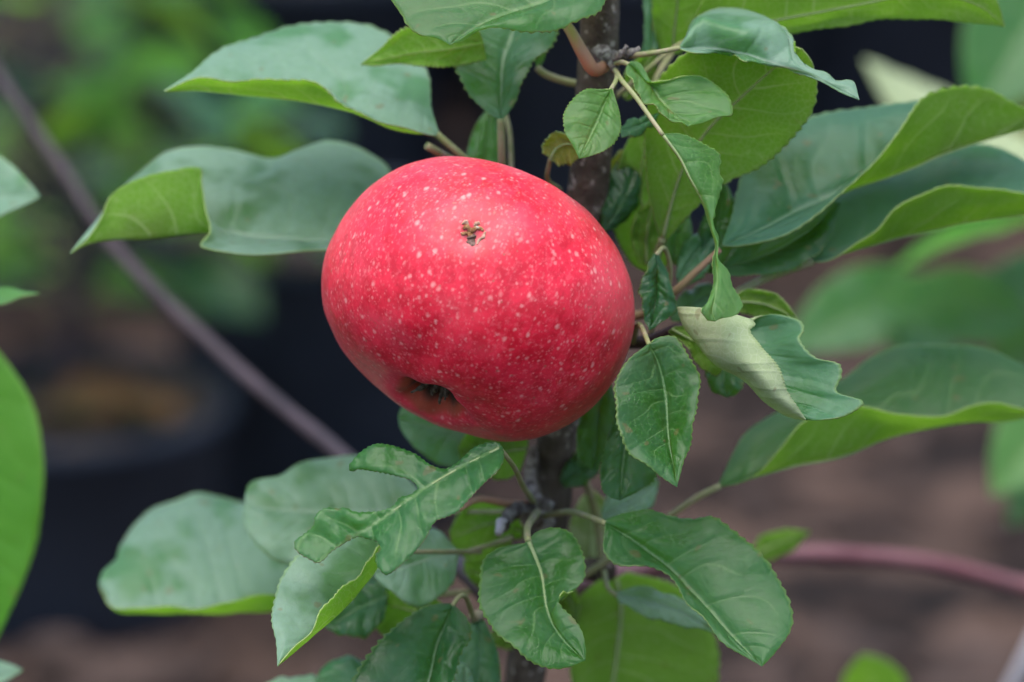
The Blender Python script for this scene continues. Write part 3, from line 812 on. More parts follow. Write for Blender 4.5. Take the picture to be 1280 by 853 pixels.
leaf(tree, [(826,66),(815,20),(822,-40),(850,-90)], [(840,68),(845,20),(850,-30),(852,-90)], [(850,68),(880,30),(890,-20),(870,-70),(852,-90)],
     4.2, sy=-.5, mat='mid', see='under', hero=False, petiole=[(812,150,3.4),(820,100,3.6)], prad=(.08,.1))
leaf(tree, [(800,110),(804,60),(806,0),(815,-60)], [(805,112),(812,60),(814,0),(816,-60)], [(808,112),(821,60),(824,0),(816,-60)], 3.8, sy=.2, sx=.5, mat='teal', hero=False)
leaf(tree, [(776,160),(790,150),(812,146),(822,142)], [(774,164),(792,160),(810,152),(824,142)], [(777,172),(795,170),(815,158),(824,142)], 1.0, sy=.8, mat='teal', hero=False)
# leaves right of the apple
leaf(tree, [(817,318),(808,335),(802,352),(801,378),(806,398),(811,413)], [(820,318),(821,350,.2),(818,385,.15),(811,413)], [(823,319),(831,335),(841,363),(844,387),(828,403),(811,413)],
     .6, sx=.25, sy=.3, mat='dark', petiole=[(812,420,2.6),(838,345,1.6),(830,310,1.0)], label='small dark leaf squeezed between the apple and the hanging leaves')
leaf(tree, [(808,432),(789,446),(771,475),(769,511),(775,544),(793,573),(825,596),(846,609)],
     [(811,430),(825,462,.35),(833,498,.45),(835,540,.45),(842,583,.2),(846,609)],
     [(815,428),(819,424),(842,421),(861,445,-.1),(873,472,-.2),(873,508,-.2),(863,550,-.1),(855,577),(846,609)],
     -1.3, sx=.2, sy=.45, mat='mid', petiole=[(792,428,2.8),(796,408,1.2),(801,408,.2)], prad=(.06,.075), label='leaf folded along its midrib hanging just right of the apple', bulge=(.12,.12), tooth=0.065, teeth=26)
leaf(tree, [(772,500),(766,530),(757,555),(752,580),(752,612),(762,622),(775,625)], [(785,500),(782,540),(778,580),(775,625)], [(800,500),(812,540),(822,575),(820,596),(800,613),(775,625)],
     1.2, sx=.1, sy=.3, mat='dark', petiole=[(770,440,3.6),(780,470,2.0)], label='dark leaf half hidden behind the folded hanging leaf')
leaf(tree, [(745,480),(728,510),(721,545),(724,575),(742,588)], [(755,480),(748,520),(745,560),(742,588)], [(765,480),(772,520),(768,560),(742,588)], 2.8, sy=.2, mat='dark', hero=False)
leaf(tree, [(885,440),(882,465),(890,488),(908,497)], [(905,430),(905,460),(905,480),(908,497)], [(925,440),(932,465),(926,488),(908,497)], 2.6, sy=.4, mat='dark', hero=False)
leaf(tree, [(915,372),(935,362),(965,366),(985,382),(998,402)], [(915,378),(945,378),(975,388),(998,402)], [(915,385),(940,396),(975,402),(998,402)], 2.4, sy=-.3, mat='mid', see='under', hero=False)
leaf(tree, [(845,345),(852,310),(872,290),(895,285)], [(847,350),(865,325),(880,305),(895,285)], [(850,360),(880,345),(895,320),(895,285)], 3.0, sy=.6, mat='teal', hero=False)
leaf(tree, [(838,395),(852,370),(880,355),(900,360)], [(838,398),(860,385),(882,372),(902,360)], [(840,402),(870,400),(895,385),(902,362)], 3.4, sy=.8, mat='teal', hero=False)
leaf(tree, [(800,330),(790,300),(795,270),(815,250)], [(808,332),(808,300),(812,270),(816,250)], [(815,335),(832,305),(830,270),(816,250)], 3.9, sy=-.2, mat='mid', see='under', hero=False)
leaf(tree, [(880,340),(872,300),(885,260),(905,225)], [(888,342),(892,300),(900,260),(906,225)], [(895,342),(915,310),(922,265),(906,225)], 3.4, sy=.2, mat='dark', hero=False)
leaf(tree, [(835,415),(855,430),(872,455),(895,470),(905,460)], [(838,412),(865,425),(890,440),(905,458)], [(845,408),(880,408),(900,430),(905,456)], 1.2, sy=.4, mat='lite', see='under', hero=False)
# long leaf reaching out at right
leaf(tree, [(898,606),(906,590),(915,570),(930,544),(955,525),(1000,500),(1052,475),(1085,449),(1124,433),(1177,430),(1229,435),(1280,458),(1345,503)],
     [(899,608),(948,595),(1001,580),(1057,568),(1127,542),(1212,529),(1261,526),(1345,505)],
     [(900,609),(925,604,-.2),(950,590,-.6),(976,560,-1.2),(1001,529,-1.6),(1040,513,-1.8),(1082,508,-1.9),(1120,516,-1.8),(1177,520,-1.5),(1212,510,-1.4),(1247,505,-1.2),(1285,512,-.6),(1345,505)],
     4.2, sx=.1, sy=.9, mat='mid', petiole=[(705,735,6.3),(775,690,5.4),(845,640,4.6),(875,620,4.3)], prad=(.085,.10), label='long leaf reaching to the right edge, lower half curled up', bulge=(.2,.05), tooth=0.027, ref=(-.5,.6), wave=.03)
# below the apple
flat_leaf(tree, [(612,552),(592,560),(572,578),(557,586),(540,582),(520,568),(500,560),(485,556),(470,555),(455,562),(444,572),(436,584),(440,590),(447,587),(463,589),(481,592),(498,596),(512,600),(522,610),(512,619),(500,622),(492,632),(478,638),(462,640),(444,640),(432,635),(421,636),(408,635),(398,640),(393,648),(392,656),(380,668),(369,676),(368,684),(374,692),(388,700),(396,704),(405,700),(413,691),(426,682),(440,674),(450,671),(459,674),(470,677),(475,683),(470,693),(470,704),(476,714),(483,719),(497,710),(512,697),(524,684),(534,670),(540,658),(546,651),(560,646),(572,640),(585,626),(597,613),(610,600),(623,588),(630,572),(626,556)],
     [(624,560),(590,577),(553,597),(512,624),(470,654),(440,672),(404,697)], -1.6, -.012 * 20, .55, 'chewed', fold=-.25, tooth=1.7, pitch=7.0, thick=.018, wob=.22, label='chewed leaf with ragged lobes and holes hanging below the apple', petiole=[(668,628,4.2),(655,610,2.0),(640,580,-.8)], seed=2)
leaf(tree, [(478,668),(430,668),(380,690),(353,719),(345,742),(339,780),(345,803),(347,833)],
     [(482,690),(470,713),(444,747),(413,777),(387,798),(347,833)],
     [(482,672,-.6),(474,686,-1.0),(444,720,-1.3),(406,762,-1.1),(387,787,-.7),(347,833)],
     .8, sx=.35, sy=.9, mat='pale', midrib=False, petiole=[(600,690,4.2),(545,690,2.2),(500,690,1.2)], label='pale grey-green leaf pointing down under the chewed leaf', tooth=0.065, bulge=(.15,.0))
leaf(tree, [(385,700),(340,640),(299,628),(270,619),(249,616),(221,628),(192,635),(171,653),(150,681),(145,700),(128,717),(124,730)],
     [(390,735),(340,765),(299,766),(242,765),(185,765),(146,764),(124,732)],
     [(388,740,-.4),(345,745,-1.3),(310,748,-1.5),(285,755,-1.3),(242,757,-1.1),(200,760,-.8),(146,762,-.3),(124,734)],
     8.6, sx=.1, sy=1.1, mat='pale', midrib=False, petiole=[(640,735,7.0),(520,745,8.0),(430,742,8.5)], hero=False, label='broad blurred grey-green leaf at lower left', bulge=(.3,0), tooth=0.027)
leaf(tree, [(530,620),(490,580),(455,570),(420,571),(395,573),(370,584),(349,596),(313,603),(306,621)],
     [(535,640),(470,640),(400,640),(340,638),(306,632)],
     [(530,660),(480,700),(420,705),(363,703),(341,699),(317,678),(305,655),(304,636)],
     6.4, sx=.1, sy=.8, mat='pale', petiole=[(655,640,4.6),(600,640,5.4)], hero=False, label='rounded grey-green leaf behind the chewed leaf', tooth=0.027)
leaf(tree, [(572,688),(540,660),(500,660),(475,690),(468,715)], [(574,692),(535,700),(500,712),(468,718)], [(572,700),(565,731),(542,752),(512,757),(485,738),(468,720)], 3.6, sx=.1, sy=.7, mat='pale', hero=False, petiole=[(640,672,4.6),(610,682,4.2)], label='grey-green leaf in soft focus under the chewed leaf')
leaf(tree, [(560,760),(520,735),(480,735),(448,744)], [(560,775),(520,765),(480,755),(448,746)], [(555,790),(520,795),(475,792),(455,765),(448,748)], 5.0, sy=-.3, mat='mid', see='under', hero=False, label='bright yellow-green leaf underside below the grey leaf')
leaf(tree, [(480,720),(440,725),(415,745),(405,775)], [(485,745),(450,760),(425,775),(406,780)], [(480,775),(460,795),(440,797),(420,792),(406,784)], 4.6, sy=.7, mat='dark', hero=False)
leaf(tree, [(563,755),(540,756),(519,765),(481,795),(455,825),(440,853),(425,895),(430,935),(455,970)],
     [(566,757),(555,785,.25),(546,805,.3),(536,853,.3),(510,920,.2),(455,970)],
     [(568,757),(585,775),(589,797),(574,820),(566,853),(555,895),(520,945),(455,970)],
     .8, sx=.1, sy=.55, mat='dark', petiole=[(592,772,3.0),(580,745,1.5),(572,748,1.1)], label='dark green leaf at the bottom edge with two pale nicks', bulge=(.15,.12))
leaf(tree, [(590,775),(574,815),(572,860),(580,910)], [(597,775),(600,815),(598,860),(588,912)], [(605,775),(622,815),(625,850),(612,890),(588,912)], 3.2, sy=.4, mat='teal', hero=False, petiole=[(592,770,3.2),(595,772,3.2)])
leaf(tree, [(560,890),(562,850),(572,828),(585,832)], [(575,900),(578,870),(580,845),(582,832)], [(595,900),(594,870),(590,845),(583,832)], 1.6, sy=.6, mat='pale', hero=False)
leaf(tree, [(500,850),(470,830),(430,822),(405,832),(396,850)], [(500,870),(460,858),(425,850),(396,852)], [(495,900),(450,895),(410,880),(396,856)], 4.5, sy=.7, mat='teal', hero=False)
leaf(tree, [(430,860),(400,848),(360,846),(330,856)], [(430,880),(390,870),(350,865),(328,860)], [(425,910),(380,900),(345,885),(328,862)], 5.5, sy=.9, mat='pale', hero=False)
leaf(tree, [(656,680),(640,682),(619,687),(604,701),(598,734),(600,760),(615,782),(633,804),(659,826),(688,836),(714,832),(731,826)],
     [(660,676),(668,695,.15),(677,720,.3),(683,760,.35),(699,793,.2),(718,815,.1),(731,826)],
     [(664,672),(670,666),(692,660),(714,666),(725,683),(732,705),(730,727),(718,740),(703,740),(696,748),(703,760),(718,775),(729,793),(732,811),(731,826)],
     -.2, sx=.1, sy=.55, mat='mid', petiole=[(672,640,3.8),(666,648,2.4),(660,658,1.0),(659,668,.2)], prad=(.085,.095), mid_r=.075, label='broad leaf with a bite out of its right edge hanging in front of the trunk', tooth=0.08, teeth=26, bulge=(.14,.1))
leaf(tree, [(756,651),(777,643),(813,638),(833,644),(866,649),(890,647),(914,662),(940,683),(961,704),(979,733),(988,754),(991,778),(985,796),(967,819),(952,833)],
     [(756,654),(789,674,.2),(813,692,.3),(840,714,.35),(870,745,.3),(905,785,.2),(952,833)],
     [(756,660),(755,689),(768,704),(798,711),(819,712,.1),(833,716,.1),(848,733,0),(866,760),(890,790),(908,808),(937,822),(952,833)],
     .1, sx=.05, sy=.55, mat='mid', petiole=[(682,645,4.6),(710,640,3.2),(735,646,1.4)], prad=(.075,.085), label='large glossy green leaf at lower right with a reddish spot', tooth=0.09, teeth=28, bulge=(.18,.05))
leaf(tree, [(770,740),(810,735),(850,750),(895,785)], [(770,745),(810,750),(850,765),(895,790)], [(775,755),(820,775),(860,785),(895,792)], 4.0, sy=1.0, mat='pale', hero=False, petiole=[(755,715,6.4),(760,735,5.0)])
leaf(tree, [(755,720),(722,750),(712,800),(715,853),(730,910),(755,950)], [(770,722),(776,760),(766,853),(755,950)], [(785,715),(850,735),(890,785),(897,853),(860,920),(755,950)],
     7.4, sx=.2, sy=-.15, mat='mid', see='under', hero=False, label='large blurred yellow-green leaf hanging behind the lower leaves', mid_r=.07, bulge=(.25,.15))
leaf(tree, [(718,700),(712,660),(722,630),(738,612)], [(735,705),(738,670),(738,640),(740,612)], [(752,700),(765,660),(760,630),(740,612)], 7.5, sy=-.3, mat='felt', see='under', hero=False)
leaf(tree, [(752,640),(765,610),(800,595),(822,600)], [(752,644),(778,632),(805,615),(823,602)], [(755,652),(790,648),(815,632),(823,605)], 4.4, sy=.9, mat='pale', hero=False)
leaf(tree, [(640,535),(600,500),(540,490),(505,505),(498,520)], [(640,550),(590,545),(540,535),(498,524)], [(635,570),(600,585),(560,583),(519,562),(500,535)], 4.6, sy=.5, mat='teal', hero=False, label='grey-green leaf just under the base of the apple')
leaf(tree, [(660,540),(620,530),(585,540),(572,560)], [(660,560),(630,565),(600,570),(574,568)], [(650,590),(630,600),(600,592),(576,575)], 4.2, sy=-.2, mat='mid', see='under', hero=False)
leaf(tree, [(640,630),(600,620),(575,640),(562,665)], [(645,650),(610,655),(585,665),(563,672)], [(640,680),(615,700),(588,703),(564,680)], 5.6, sy=-.3, mat='mid', see='under', hero=False)
leaf(tree, [(640,700),(605,705),(580,700)], [(635,720),(605,720),(580,710)], [(625,735),(600,735),(580,715)], 6.0, sy=-.3, mat='mid', see='under', hero=False)
leaf(tree, [(640,770),(625,780),(612,795)], [(650,785),(632,792),(613,800)], [(655,805),(635,812),(614,805)], 6.4, sy=-.2, mat='mid', see='under', hero=False)
tube('petiole', [at(720,565,5.2), at(735,610,5.8), at(748,660,6.4), at(752,705,6.6)], [.001,.001,.0011,.0012], PETIOLE, tree, n=24, seg=10)
tube('petiole', [at(575,636,1.2), at(600,624,2.6), at(635,630,3.8), at(668,632,4.6)], [.0007,.0009,.001,.0011], PETIOLE_RED, tree, n=24, seg=10)
leaf(tree, [(700,600),(712,575),(735,560),(752,565)], [(702,604),(720,592),(738,580),(753,567)], [(706,610),(730,606),(748,590),(754,570)], 4.8, sy=.5, mat='dark', hero=False)
leaf(tree, [(655,660),(640,640),(615,632),(598,640)], [(655,666),(635,658),(615,650),(598,643)], [(652,674),(632,674),(610,664),(598,647)], 6.2, sy=-.2, mat='lite', see='under', hero=False)
leaf(tree, [(840,330),(828,305),(838,275),(856,258)], [(845,332),(843,305),(850,280),(857,258)], [(850,332),(862,310),(864,280),(857,258)], 3.6, sy=.3, mat='mid', hero=False)
leaf(tree, [(778,120),(782,90),(800,70),(818,62)], [(780,124),(795,100),(808,80),(820,62)], [(785,126),(808,110),(820,88),(820,64)], 3.9, sy=-.3, mat='mid', see='under', hero=False)
leaf(tree, [(690,720),(712,728),(724,750),(722,778)], [(688,724),(704,738),(715,756),(722,780)], [(684,730),(694,750),(706,768),(721,780)], 7.0, sy=-.2, mat='lite', see='under', hero=False)
# left of the apple
leaf(tree, [(445,290),(490,235),(485,210),(467,197),(436,180),(409,175),(374,186),(343,197),(297,187),(250,186),(208,193),(184,209),(150,238),(120,275),(88,317)],
     [(448,302),(400,303),(350,300),(320,297),(285,292),(235,295),(177,299),(111,304),(88,317)],
     [(446,312,-.2),(400,314,-.4),(340,315,-.6),(290,318,-.8),(250,308,-1.0),(262,290,-1.1),(256,262,-1.4),(256,235,-1.7),(252,211,-2.0),(215,213,-1.9),(177,222,-1.7),(142,241,-1.3),(130,267,-.9),(111,295,-.3),(88,317)],
     4.6, sx=.1, sy=1.25, mat='pale', petiole=[(690,300,5.0),(580,300,5.0),(480,302,4.7)], label='grey-green leaf left of the apple with its tip half folded to a yellow-green underside', bulge=(.2,.0), tooth=0.022, ref=(-.5,.3), midrib=False)
# little leaf at the start of the pinkish branch
leaf(tree, [(940,690),(950,672),(980,663),(1010,664)], [(940,697),(960,685),(985,675),(1012,664)], [(945,703),(970,698),(995,685),(1012,665)], 13, sy=-.2, mat='lite', see='under', hero=False)

# ------------------------------------------------------------------ the apple
def make_apple():
    C = at(597, 375, .2)
    RW = .0377
    px2m = (DIST + .002) / FPX
    cal = np.array([-.37, -.82, .40]); cal /= np.linalg.norm(cal)      # calyx direction: right, up, towards lens
    zax = -cal
    xax = np.cross(zax, [0, 0, 1.0]); xax /= np.linalg.norm(xax)
    yax = np.cross(zax, xax)
    nt, nph = 260, 360
    P = np.zeros((nt + 1, nph, 3)); UV = np.zeros((nt + 1, nph, 2))
    for i in range(nt + 1):
        th = math.pi * (i / nt)
        th = th - .10 * math.sin(2 * th)
        for k in range(nph):
            ph = 2 * math.pi * k / nph
            rho = max(0.0, math.sin(th)) ** .88
            z = .86 * math.cos(th)
            lob = math.cos(5 * ph + .7)
            low = max(0, -math.cos(th))
            rho *= 1 + .007 * lob * low ** 2 + .012 * math.cos(2 * ph + .4) - .01 * low ** 2
            if z > 0:
                z -= .42 * math.exp(-(rho / .30) ** 2)
            else:
                z += .40 * math.exp(-(rho / (.165 + .02 * lob)) ** 2.2) - .010 * lob * math.exp(-((rho - .42) / .2) ** 2)
            q = np.array([rho * math.cos(ph), rho * math.sin(ph), z])
            q *= 1 + .012 * mnoise.noise(Vector(q * 2.3) + Vector((3, 1, 4))) + .006 * mnoise.noise(Vector(q * 5))
            P[i, k] = q
            UV[i, k] = (k / nph, i / nt)
    X = (P[..., :1] * xax + P[..., 1:2] * yax + P[..., 2:3] * zax) * RW      # right, up, towards lens
    # traced outline of the fruit, as radius by direction
    ol = np.array([(403,331),(400.6,372),(412,409),(435,450),(467,479),(499,509),(540,530),(581,541),(618,553),(654,553),(691,541),(732,518),(764,482),(787,436),(794,386),(787,345),(769,308),(741,271),(700,239),(654,217),(609,202),(563,196),(517,203),(471,226),(439,258),(417,294)], float)
    rel = np.stack([ol[:, 0] - 597, 375 - ol[:, 1]], 1) * px2m
    an = np.arctan2(rel[:, 1], rel[:, 0]); rd = np.hypot(rel[:, 0], rel[:, 1])
    o = np.argsort(an); an = an[o]; rd = rd[o]
    bins = np.linspace(-math.pi, math.pi, 181); tgt = np.interp(bins, np.concatenate([an - 2*math.pi, an, an + 2*math.pi]), np.tile(rd, 3))
    fl = X.reshape(-1, 3)
    fa = np.arctan2(fl[:, 1], fl[:, 0]); fr = np.hypot(fl[:, 0], fl[:, 1])
    mx = np.array([fr[np.abs((fa - b + math.pi) % (2*math.pi) - math.pi) < .03].max() for b in bins])
    ratio = tgt / mx
    ker = np.ones(9) / 9
    ratio = np.convolve(np.concatenate([ratio[-9:-1], ratio, ratio[1:9]]), ker, 'same')[8:-8]
    sc = np.interp(fa, bins, ratio)
    fl[:, 0] *= sc; fl[:, 1] *= sc
    # weathered scar on the front
    sp = np.array([(590 - 597) * px2m, (375 - 300) * px2m])
    front = fl[:, 2] > 0
    dd = np.hypot((fl[:, 0] - sp[0]), (fl[:, 1] - sp[1]) * 1.0)
    dimple = (.0009 * np.exp(-(dd / .0040) ** 2) + .0009 * np.exp(-(dd / .0018) ** 2)) * front
    fl -= fl / np.linalg.norm(fl, axis=1)[:, None] * dimple[:, None]
    W = C + fl[:, :1] * rgt + fl[:, 1:2] * upv - fl[:, 2:3] * fwd
    F = []
    for i in range(nt):
        for k in range(nph):
            k2 = (k + 1) % nph
            F.append((i*nph+k, (i+1)*nph+k, (i+1)*nph+k2, i*nph+k2))
    # flesh-and-skin material
    b = NB('apple_skin')
    tc = b.n('ShaderNodeTexCoord')
    obj = tc.outputs['Object']; uv = tc.outputs['UV']
    sp_ = b.n('ShaderNodeSeparateXYZ'); b.put(sp_.inputs[0], uv)
    lat = sp_.outputs[1]
    # stretch lookups along the meridians, more so near the calyx
    st = b.n('ShaderNodeSeparateXYZ'); b.put(st.inputs[0], obj)
    cmb = b.n('ShaderNodeCombineXYZ')
    b.put(cmb.inputs[0], st.outputs[0]); b.put(cmb.inputs[1], st.outputs[1]); b.put(cmb.inputs[2], b.m('MULTIPLY', st.outputs[2], .75))
    vec = cmb.outputs[0]
    wv = b.n('ShaderNodeVectorMath', operation='ADD'); b.put(wv.inputs[0], vec)
    nzc = b.n('ShaderNodeTexNoise'); nzc.inputs['Scale'].default_value = 420; b.put(nzc.inputs['Vector'], obj)
    sc_ = b.n('ShaderNodeVectorMath', operation='SCALE'); b.put(sc_.inputs[0], nzc.outputs[1]); sc_.inputs['Scale'].default_value = .0010
    b.put(wv.inputs[1], sc_.outputs[0])
    vec2 = wv.outputs[0]
    big = b.noise(obj, 45, 4, .6); med = b.noise(vec2, 260, 5, .65); fin = b.noise(vec2, 900, 3, .6)
    c = b.mix(b.step(med, .34, .66), (.50, .003, .018), (.72, .014, .042))
    c = b.mix(b.m('MULTIPLY', b.step(big, .45, .66), .5), c, (.76, .062, .095))
    c = b.mix(b.m('MULTIPLY', b.step(fin, .50, .68), .35), c, (.74, .11, .13))
    # pale lenticels of several sizes
    def dots(scale, lo, hi, thr, amt, colr, c):
        d, nd = b.vor(vec2, scale)
        sepc = b.n('ShaderNodeSeparateColor'); b.put(sepc.inputs[0], nd.outputs['Color'])
        on = b.step(sepc.outputs[0], thr, thr + .25)
        rad = b.m('MULTIPLY_ADD', sepc.outputs[1], hi - lo, lo)
        k = b.step(b.m('SUBTRACT', d, rad), -.20, .10, 1.0, 0.0)
        return b.mix(b.m('MULTIPLY', b.m('MULTIPLY', k, on), b.m('MULTIPLY_ADD', fin, amt*.8, amt*.6)), c, colr)
    c = dots(420, .11, .28, .05, .58, (.82, .38, .34), c)
    c = dots(640, .11, .30, .15, .45, (.80, .32, .30), c)
    c = dots(1100, .2, .42, .35, .24, (.82, .28, .27), c)
    d3, n3 = b.vor(obj, 240)
    c = b.mix(b.m('MULTIPLY', b.step(d3, .05, .11, 1.0, 0.0), .5), c, (.30, .12, .08))
    # fine russet cracks
    crk = b.m('ABSOLUTE', b.m('SUBTRACT', b.noise(vec2, 70, 5, .7), .5))
    c = b.mix(b.m('MULTIPLY', b.m('MULTIPLY', b.step(crk, 0, .006, 1.0, 0.0), b.step(big, .5, .6)), .45), c, (.28, .10, .06))
    # olive tinge inside the calyx basin, then occlusion shade painted dark further in
    c = b.mix(b.m('MULTIPLY', b.step(b.m('ADD', lat, b.m('MULTIPLY_ADD', big, .06, -.03)), .908, .938), .75), c, (.24, .07, .02))
    c = b.mix(b.step(lat, .936, .956), c, (.030, .022, .012))
    # greyed skin round the scar
    geo = b.n('ShaderNodeNewGeometry').outputs['Position']
    scar_w = C + sp[0] * rgt + (sp[1] - .0002) * upv
    i0 = np.argmin(dd + (~front) * 1.0)
    dv = b.n('ShaderNodeVectorMath', operation='DISTANCE'); b.put(dv.inputs[0], geo); dv.inputs[1].default_value = tuple(W[i0])
    rough_d = b.m('ADD', dv.outputs['Value'], b.m('MULTIPLY_ADD', med, .004, -.002))
    c = b.mix(b.m('MULTIPLY', b.step(rough_d, .0012, .0040, 1.0, 0.0), .55), c, (.42, .16, .15))
    h = b.m('ADD', b.m('MULTIPLY', med, .5), b.m('MULTIPLY', fin, .3))
    nrm = b.bump(h, .22, .0004)
    rg = b.m('ADD', b.m('MULTIPLY_ADD', med, .20, .32), b.m('MULTIPLY', b.step(lat, .86, .91), .5))
    mat = b.finish(b.principled(Base_Color=c, Roughness=rg, Normal=nrm, Specular_IOR_Level=.42, Sheen_Weight=.04, Sheen_Roughness=.5, Sheen_Tint=(1, .85, .9),
                                Subsurface_Weight=.08, Subsurface_Radius=(.006, .0015, .0012), Subsurface_Scale=.5))
    root = empty('apple', C, 'ripe red apple with pale speckles and a brown scar, hanging on the tree', 'apple')
    # local mesh with its z axis through the stalk
    zw = zax[0]*rgt + zax[1]*upv - zax[2]*fwd; xw = xax[0]*rgt + xax[1]*upv - xax[2]*fwd; yw = np.cross(zw, xw)
    Rm = Matrix((Vector(xw), Vector(yw), Vector(zw))).transposed().to_4x4(); Rm.translation = Vector(C)
    inv = np.array(Rm.inverted())
    Wl = W @ inv[:3, :3].T + inv[:3, 3]
    me = bpy.data.meshes.new('fruit'); me.from_pydata([tuple(v) for v in Wl], [], F); me.materials.append(mat)
    uvl = me.uv_layers.new(name='UVMap'); vi = np.empty(len(me.loops), dtype=np.int32); me.loops.foreach_get('vertex_index', vi)
    uvl.data.foreach_set('uv', UV.reshape(-1, 2)[vi].ravel())
    me.polygons.foreach_set('use_smooth', np.ones(len(me.polygons), dtype=bool)); me.update()
    ob = bpy.data.objects.new('fruit', me); col.objects.link(ob); ob.parent = root
    ob.matrix_parent_inverse = Matrix.Translation(Vector(C)).inverted() ; ob.matrix_basis = Rm
    ctr = me.polygons[len(me.polygons)//2]
    if ctr.normal.dot(ctr.center) < 0: me.flip_normals()
    # scar: crusty brown lips round a grey pit
    sm = simple('scar_crust', (.20, .075, .02), (.38, .20, .09), 900, .8, .9, .0005, 5, c3=(.55, .48, .38), s3=700)
    sg = simple('scar_pit', (.10, .06, .045), (.24, .16, .13), 900, .9, .8, .0004, spec=.05)
    pale = simple('scar_flap', (.36, .20, .13), (.50, .32, .24), 900, .9, .6, .0003, spec=.05)
    nrm_out = (W[i0] - C); nrm_out /= np.linalg.norm(nrm_out)
    tu = upv - nrm_out * np.dot(upv, nrm_out); tu /= np.linalg.norm(tu); tr_ = np.cross(tu, nrm_out); 
    if np.dot(tr_, rgt) < 0: tr_ = -tr_
    def surf(a, b_):      # millimetres right / up of the scar centre, on the skin
        q = W[i0] + (tr_ * a + tu * b_) * .00135
        fidx = np.argmin(np.linalg.norm(W - q, axis=1)); return W[fidx]
    def lump(name, pts, rad, m, lift=.0, seed=0):
        v, f = tube_data([surf(a, b_) + nrm_out * lift * .001 for a, b_ in pts], [r * .00125 for r in rad], seg=12, n=24, bump=.5, freq=1500 + seed)
        return link(name, v, f, m, root)
    lump('scar', [(-1.6, 1.7), (-.9, 2.2), (0, 1.5), (.8, 2.2), (1.7, 1.8), (2.3, 1.3)], [.30, .45, .4, .45, .4, .2], sm, .05)
    lump('scar', [(-1.9, .9), (-.9, 1.0), (.1, .8), (.5, .2)], [.25, .4, .45, .2], sm, .05, 50)
    lump('scar_pit', [(-.3, 1.2), (-.1, .2), (0, -.9), (-.1, -2.4)], [1.0, 1.25, 1.0, .35], sg, -.75, 90)
    lump('scar_flap', [(-1.9, 2.6), (-1.0, 2.9), (-.5, 2.5)], [.2, .4, .2], pale, .0, 20)
    lump('scar_flap', [(.2, 2.6), (1.0, 2.9), (1.6, 2.5)], [.2, .4, .2], pale, .0, 70)
    lump('scar_flap', [(2.3, 1.1), (2.1, .3), (1.6, -.4), (1.0, -1.2)], [.2, .35, .3, .15], pale, .0, 33)
    # calyx: dried sepals in the basin
    cm = simple('dried_calyx', (.045, .034, .02), (.13, .105, .07), 700, .9, .7, .0005)
    bot = W[(nt) * nph]
    axw = -zw
    rs = random.Random(4)
    for k in range(9):
        a = 2 * math.pi * k / 9 + .3 + .3 * rs.random()
        rd_ = xw * math.cos(a) + yw * math.sin(a)
        v, f = tube_data([bot + rd_ * .0012 + axw * .002, bot + rd_ * .0026 + axw * .005, bot + rd_ * (.0022 + .002 * rs.random()) + axw * (.009 + .002 * rs.random()), bot + rd_ * (.001 + .005 * rs.random()) + axw * (.0100 + .0035 * rs.random())], [.0009, .0011, .0007, .0002], seg=8, n=20, bump=.6, freq=1300)
        link('sepal', v, f, cm, root)
    v, f = tube_data([bot + axw * -.001, bot + axw * .002, bot + axw * .004], [.0024, .002, .0008], seg=12, n=12, bump=.3, freq=900)
    link('calyx', v, f, cm, root)
    # stalk back to the spur
    top = W[0]
    v, f = tube_data([top - zw * .001, top + zw * .008, top + zw * .014 + fwd * .004, at(640, 236, 3.7)], [.0013, .0011, .0011, .0015], seg=10, n=24)
    link('stalk', v, f, TWIG, root)
make_apple()

# ------------------------------------------------------------------ neighbouring saplings, out of focus
def sapling(stem_pts, radii, label, group=None, mat=PURPLE):
    root = empty('apple_sapling', (stem_pts[0][0], stem_pts[0][1], 0), label, 'sapling', group)
    tube('stem', stem_pts, radii, mat, root, n=60, seg=14, bump=.06, freq=80)
    return root
def bl(parent, b, t, w, mat, up, fold=.25, droop=.1, stem=None, bend=0, see=None):
    B, T = at(*b), at(*t)
    return blade(parent, B, T, np.asarray(up, float), w * .01, mat, fold, droop, bend, stalk=at(*stem) if stem else None)
to_cam = -fwd
UPV = np.array([0, 0, 1.0])
# right neighbour: its stem stands just outside the frame
sb = at(1450, 420, 50)
s1 = sapling([(sb[0] + .01, sb[1] - .02, -.02), (sb[0], sb[1], .15), at(1450, 480, 50), at(1430, 200, 48), at(1410, -100, 47)], [.008, .007, .006, .005, .003], 'leafy sapling just beyond the right edge, its blurred leaves reaching in')
bl(s1, (1320, 200, 42), (1080, 75, 40), 4.2, 'felt', -UPV - to_cam * .5, stem=(1430, 200, 48))
bl(s1, (1345, -60, 46), (1215, 150, 43), 4.6, 'mid', UPV * .4 + to_cam, stem=(1415, -60, 47))
bl(s1, (1330, 80, 44), (1262, 225, 43), 2.4, 'yellow', -to_cam + UPV * .3, stem=(1425, 100, 48))
bl(s1, (1350, 270, 42), (1115, 340, 38), 2.2, 'vivid', UPV - to_cam * .15 , stem=(1440, 280, 49))
bl(s1, (1170, 355, 44), (980, 440, 42), 3.2, 'mid', UPV * .5 + to_cam * .7, stem=(1440, 350, 50))
bl(s1, (1290, 395, 43), (1090, 380, 41), 2.8, 'mid', UPV * .3 + to_cam, stem=(1440, 380, 50))
bl(s1, (1350, 480, 40), (1240, 620, 38), 3.0, 'lite', UPV * .4 + to_cam, stem=(1450, 450, 50))
bl(s1, (1110, 920, 26), (1078, 818, 24), 2.0, 'vivid', -to_cam + UPV * .4)
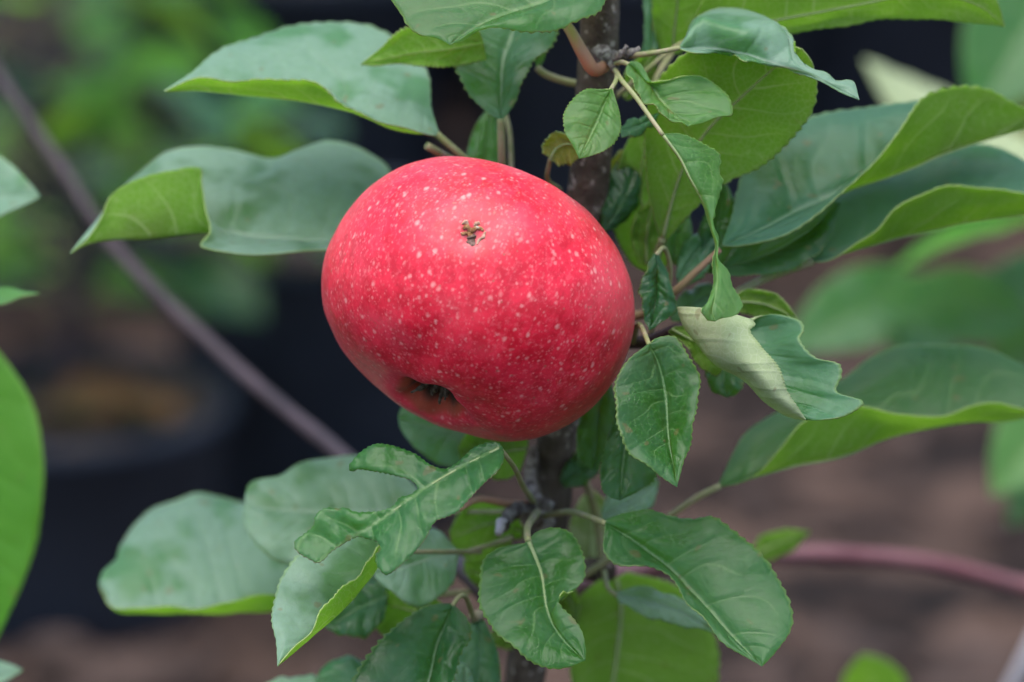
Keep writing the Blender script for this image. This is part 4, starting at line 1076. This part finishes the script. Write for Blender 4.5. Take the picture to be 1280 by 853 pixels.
for q_ in (((1390, 350, 46), (1200, 375, 44), 2.6, 'dark'), ((1200, 430, 47), (1040, 395, 45), 2.4, 'teal'), ((1360, 420, 48), (1225, 470, 46), 2.6, 'mid'), ((1330, 560, 44), (1262, 660, 42), 2.0, 'dark'), ((1400, 200, 52), (1235, 60, 52), 3.2, 'mid')):
    bl(s1, q_[0], q_[1], q_[2], q_[3], UPV * .5 + to_cam * .8, stem=(1440, q_[0][1] - 10, 49))
tube('stem', [at(1170, 1060, 34), at(1245, 900, 33), at(1282, 825, 32), at(1320, 745, 32)], [.003, .003, .0028, .0026], simple('grey_stem', (.3, .28, .3), (.4, .37, .38), 60, .7, .2), s1, n=24)
# left neighbour
sl = at(-170, 430, 12)
s2 = sapling([(sl[0], sl[1], -.02), (sl[0], sl[1], .25), (sl[0], sl[1], .5), at(-165, 100, 11), at(-160, -200, 11)], [.007, .006, .005, .004, .003], 'leafy sapling just beyond the left edge, only leaf tips showing')
bl(s2, (-140, 262, 10), (50, 246, 8), 2.9, 'pale', UPV * .7 + to_cam, stem=(-166, 280, 11.5))
bl(s2, (-130, 430, 8), (49, 368, 6), 1.3, 'lite', UPV + to_cam * .2, stem=(-168, 440, 12))
bl(s2, (-35, 410, 14), (-8, 805, 12), 3.9, 'vivid', to_cam + UPV * .6 - rgt * .2, fold=.15, stem=(-168, 400, 12))
bl(s2, (-120, 900, 9), (28, 838, 8), 1.8, 'pale', UPV + to_cam * .6, stem=(-170, 880, 12))
# plants growing in the far pots
def potted(px, py_ground, n, height, seed, label, spread, zlo, mats=('mid', 'vivid', 'dark', 'vivid')):
    g = gpos(px, py_ground)
    b0 = np.array([g[0], g[1] + .13, .13])
    rs = random.Random(seed)
    stem = [b0, b0 + [.01, .0, height * .4], b0 + [-.01, .02, height * .75], b0 + [.0, .02, height]]
    root = empty('potted_plant', (b0[0], b0[1], 0), label, 'plant', 'leafy plants in the far pots')
    tube('stem', stem, [.007, .006, .005, .003], PURPLE, root, n=40, seg=12)
    sp_ = spline(stem, 50)
    for k in range(n):
        i = int(rs.uniform(zlo, 1) * 50)
        a = rs.uniform(0, 6.28)
        out = np.array([math.cos(a), math.sin(a), rs.uniform(-.2, .6)])
        pb = sp_[i] + out * rs.uniform(.02, spread)
        ptip = pb + (out + np.array([0, 0, rs.uniform(-.9, .1)])) * rs.uniform(.05, .085)
        blade(root, pb, ptip, (rs.uniform(-.5, .5), rs.uniform(-.7, .2), 1), rs.uniform(.035, .055), rs.choice(mats), stalk=sp_[i])
potted(60, 850, 48, .30, 11, 'leafy green plant growing from the lower left pot, far out of focus', .13, .15)
potted(60, 420, 60, .34, 12, 'leafy green plant at the far upper left, dim and blurred', .18, .05)
potted(1330, 300, 40, .5, 13, 'leafy green plant far back beyond the right edge', .14, .2)
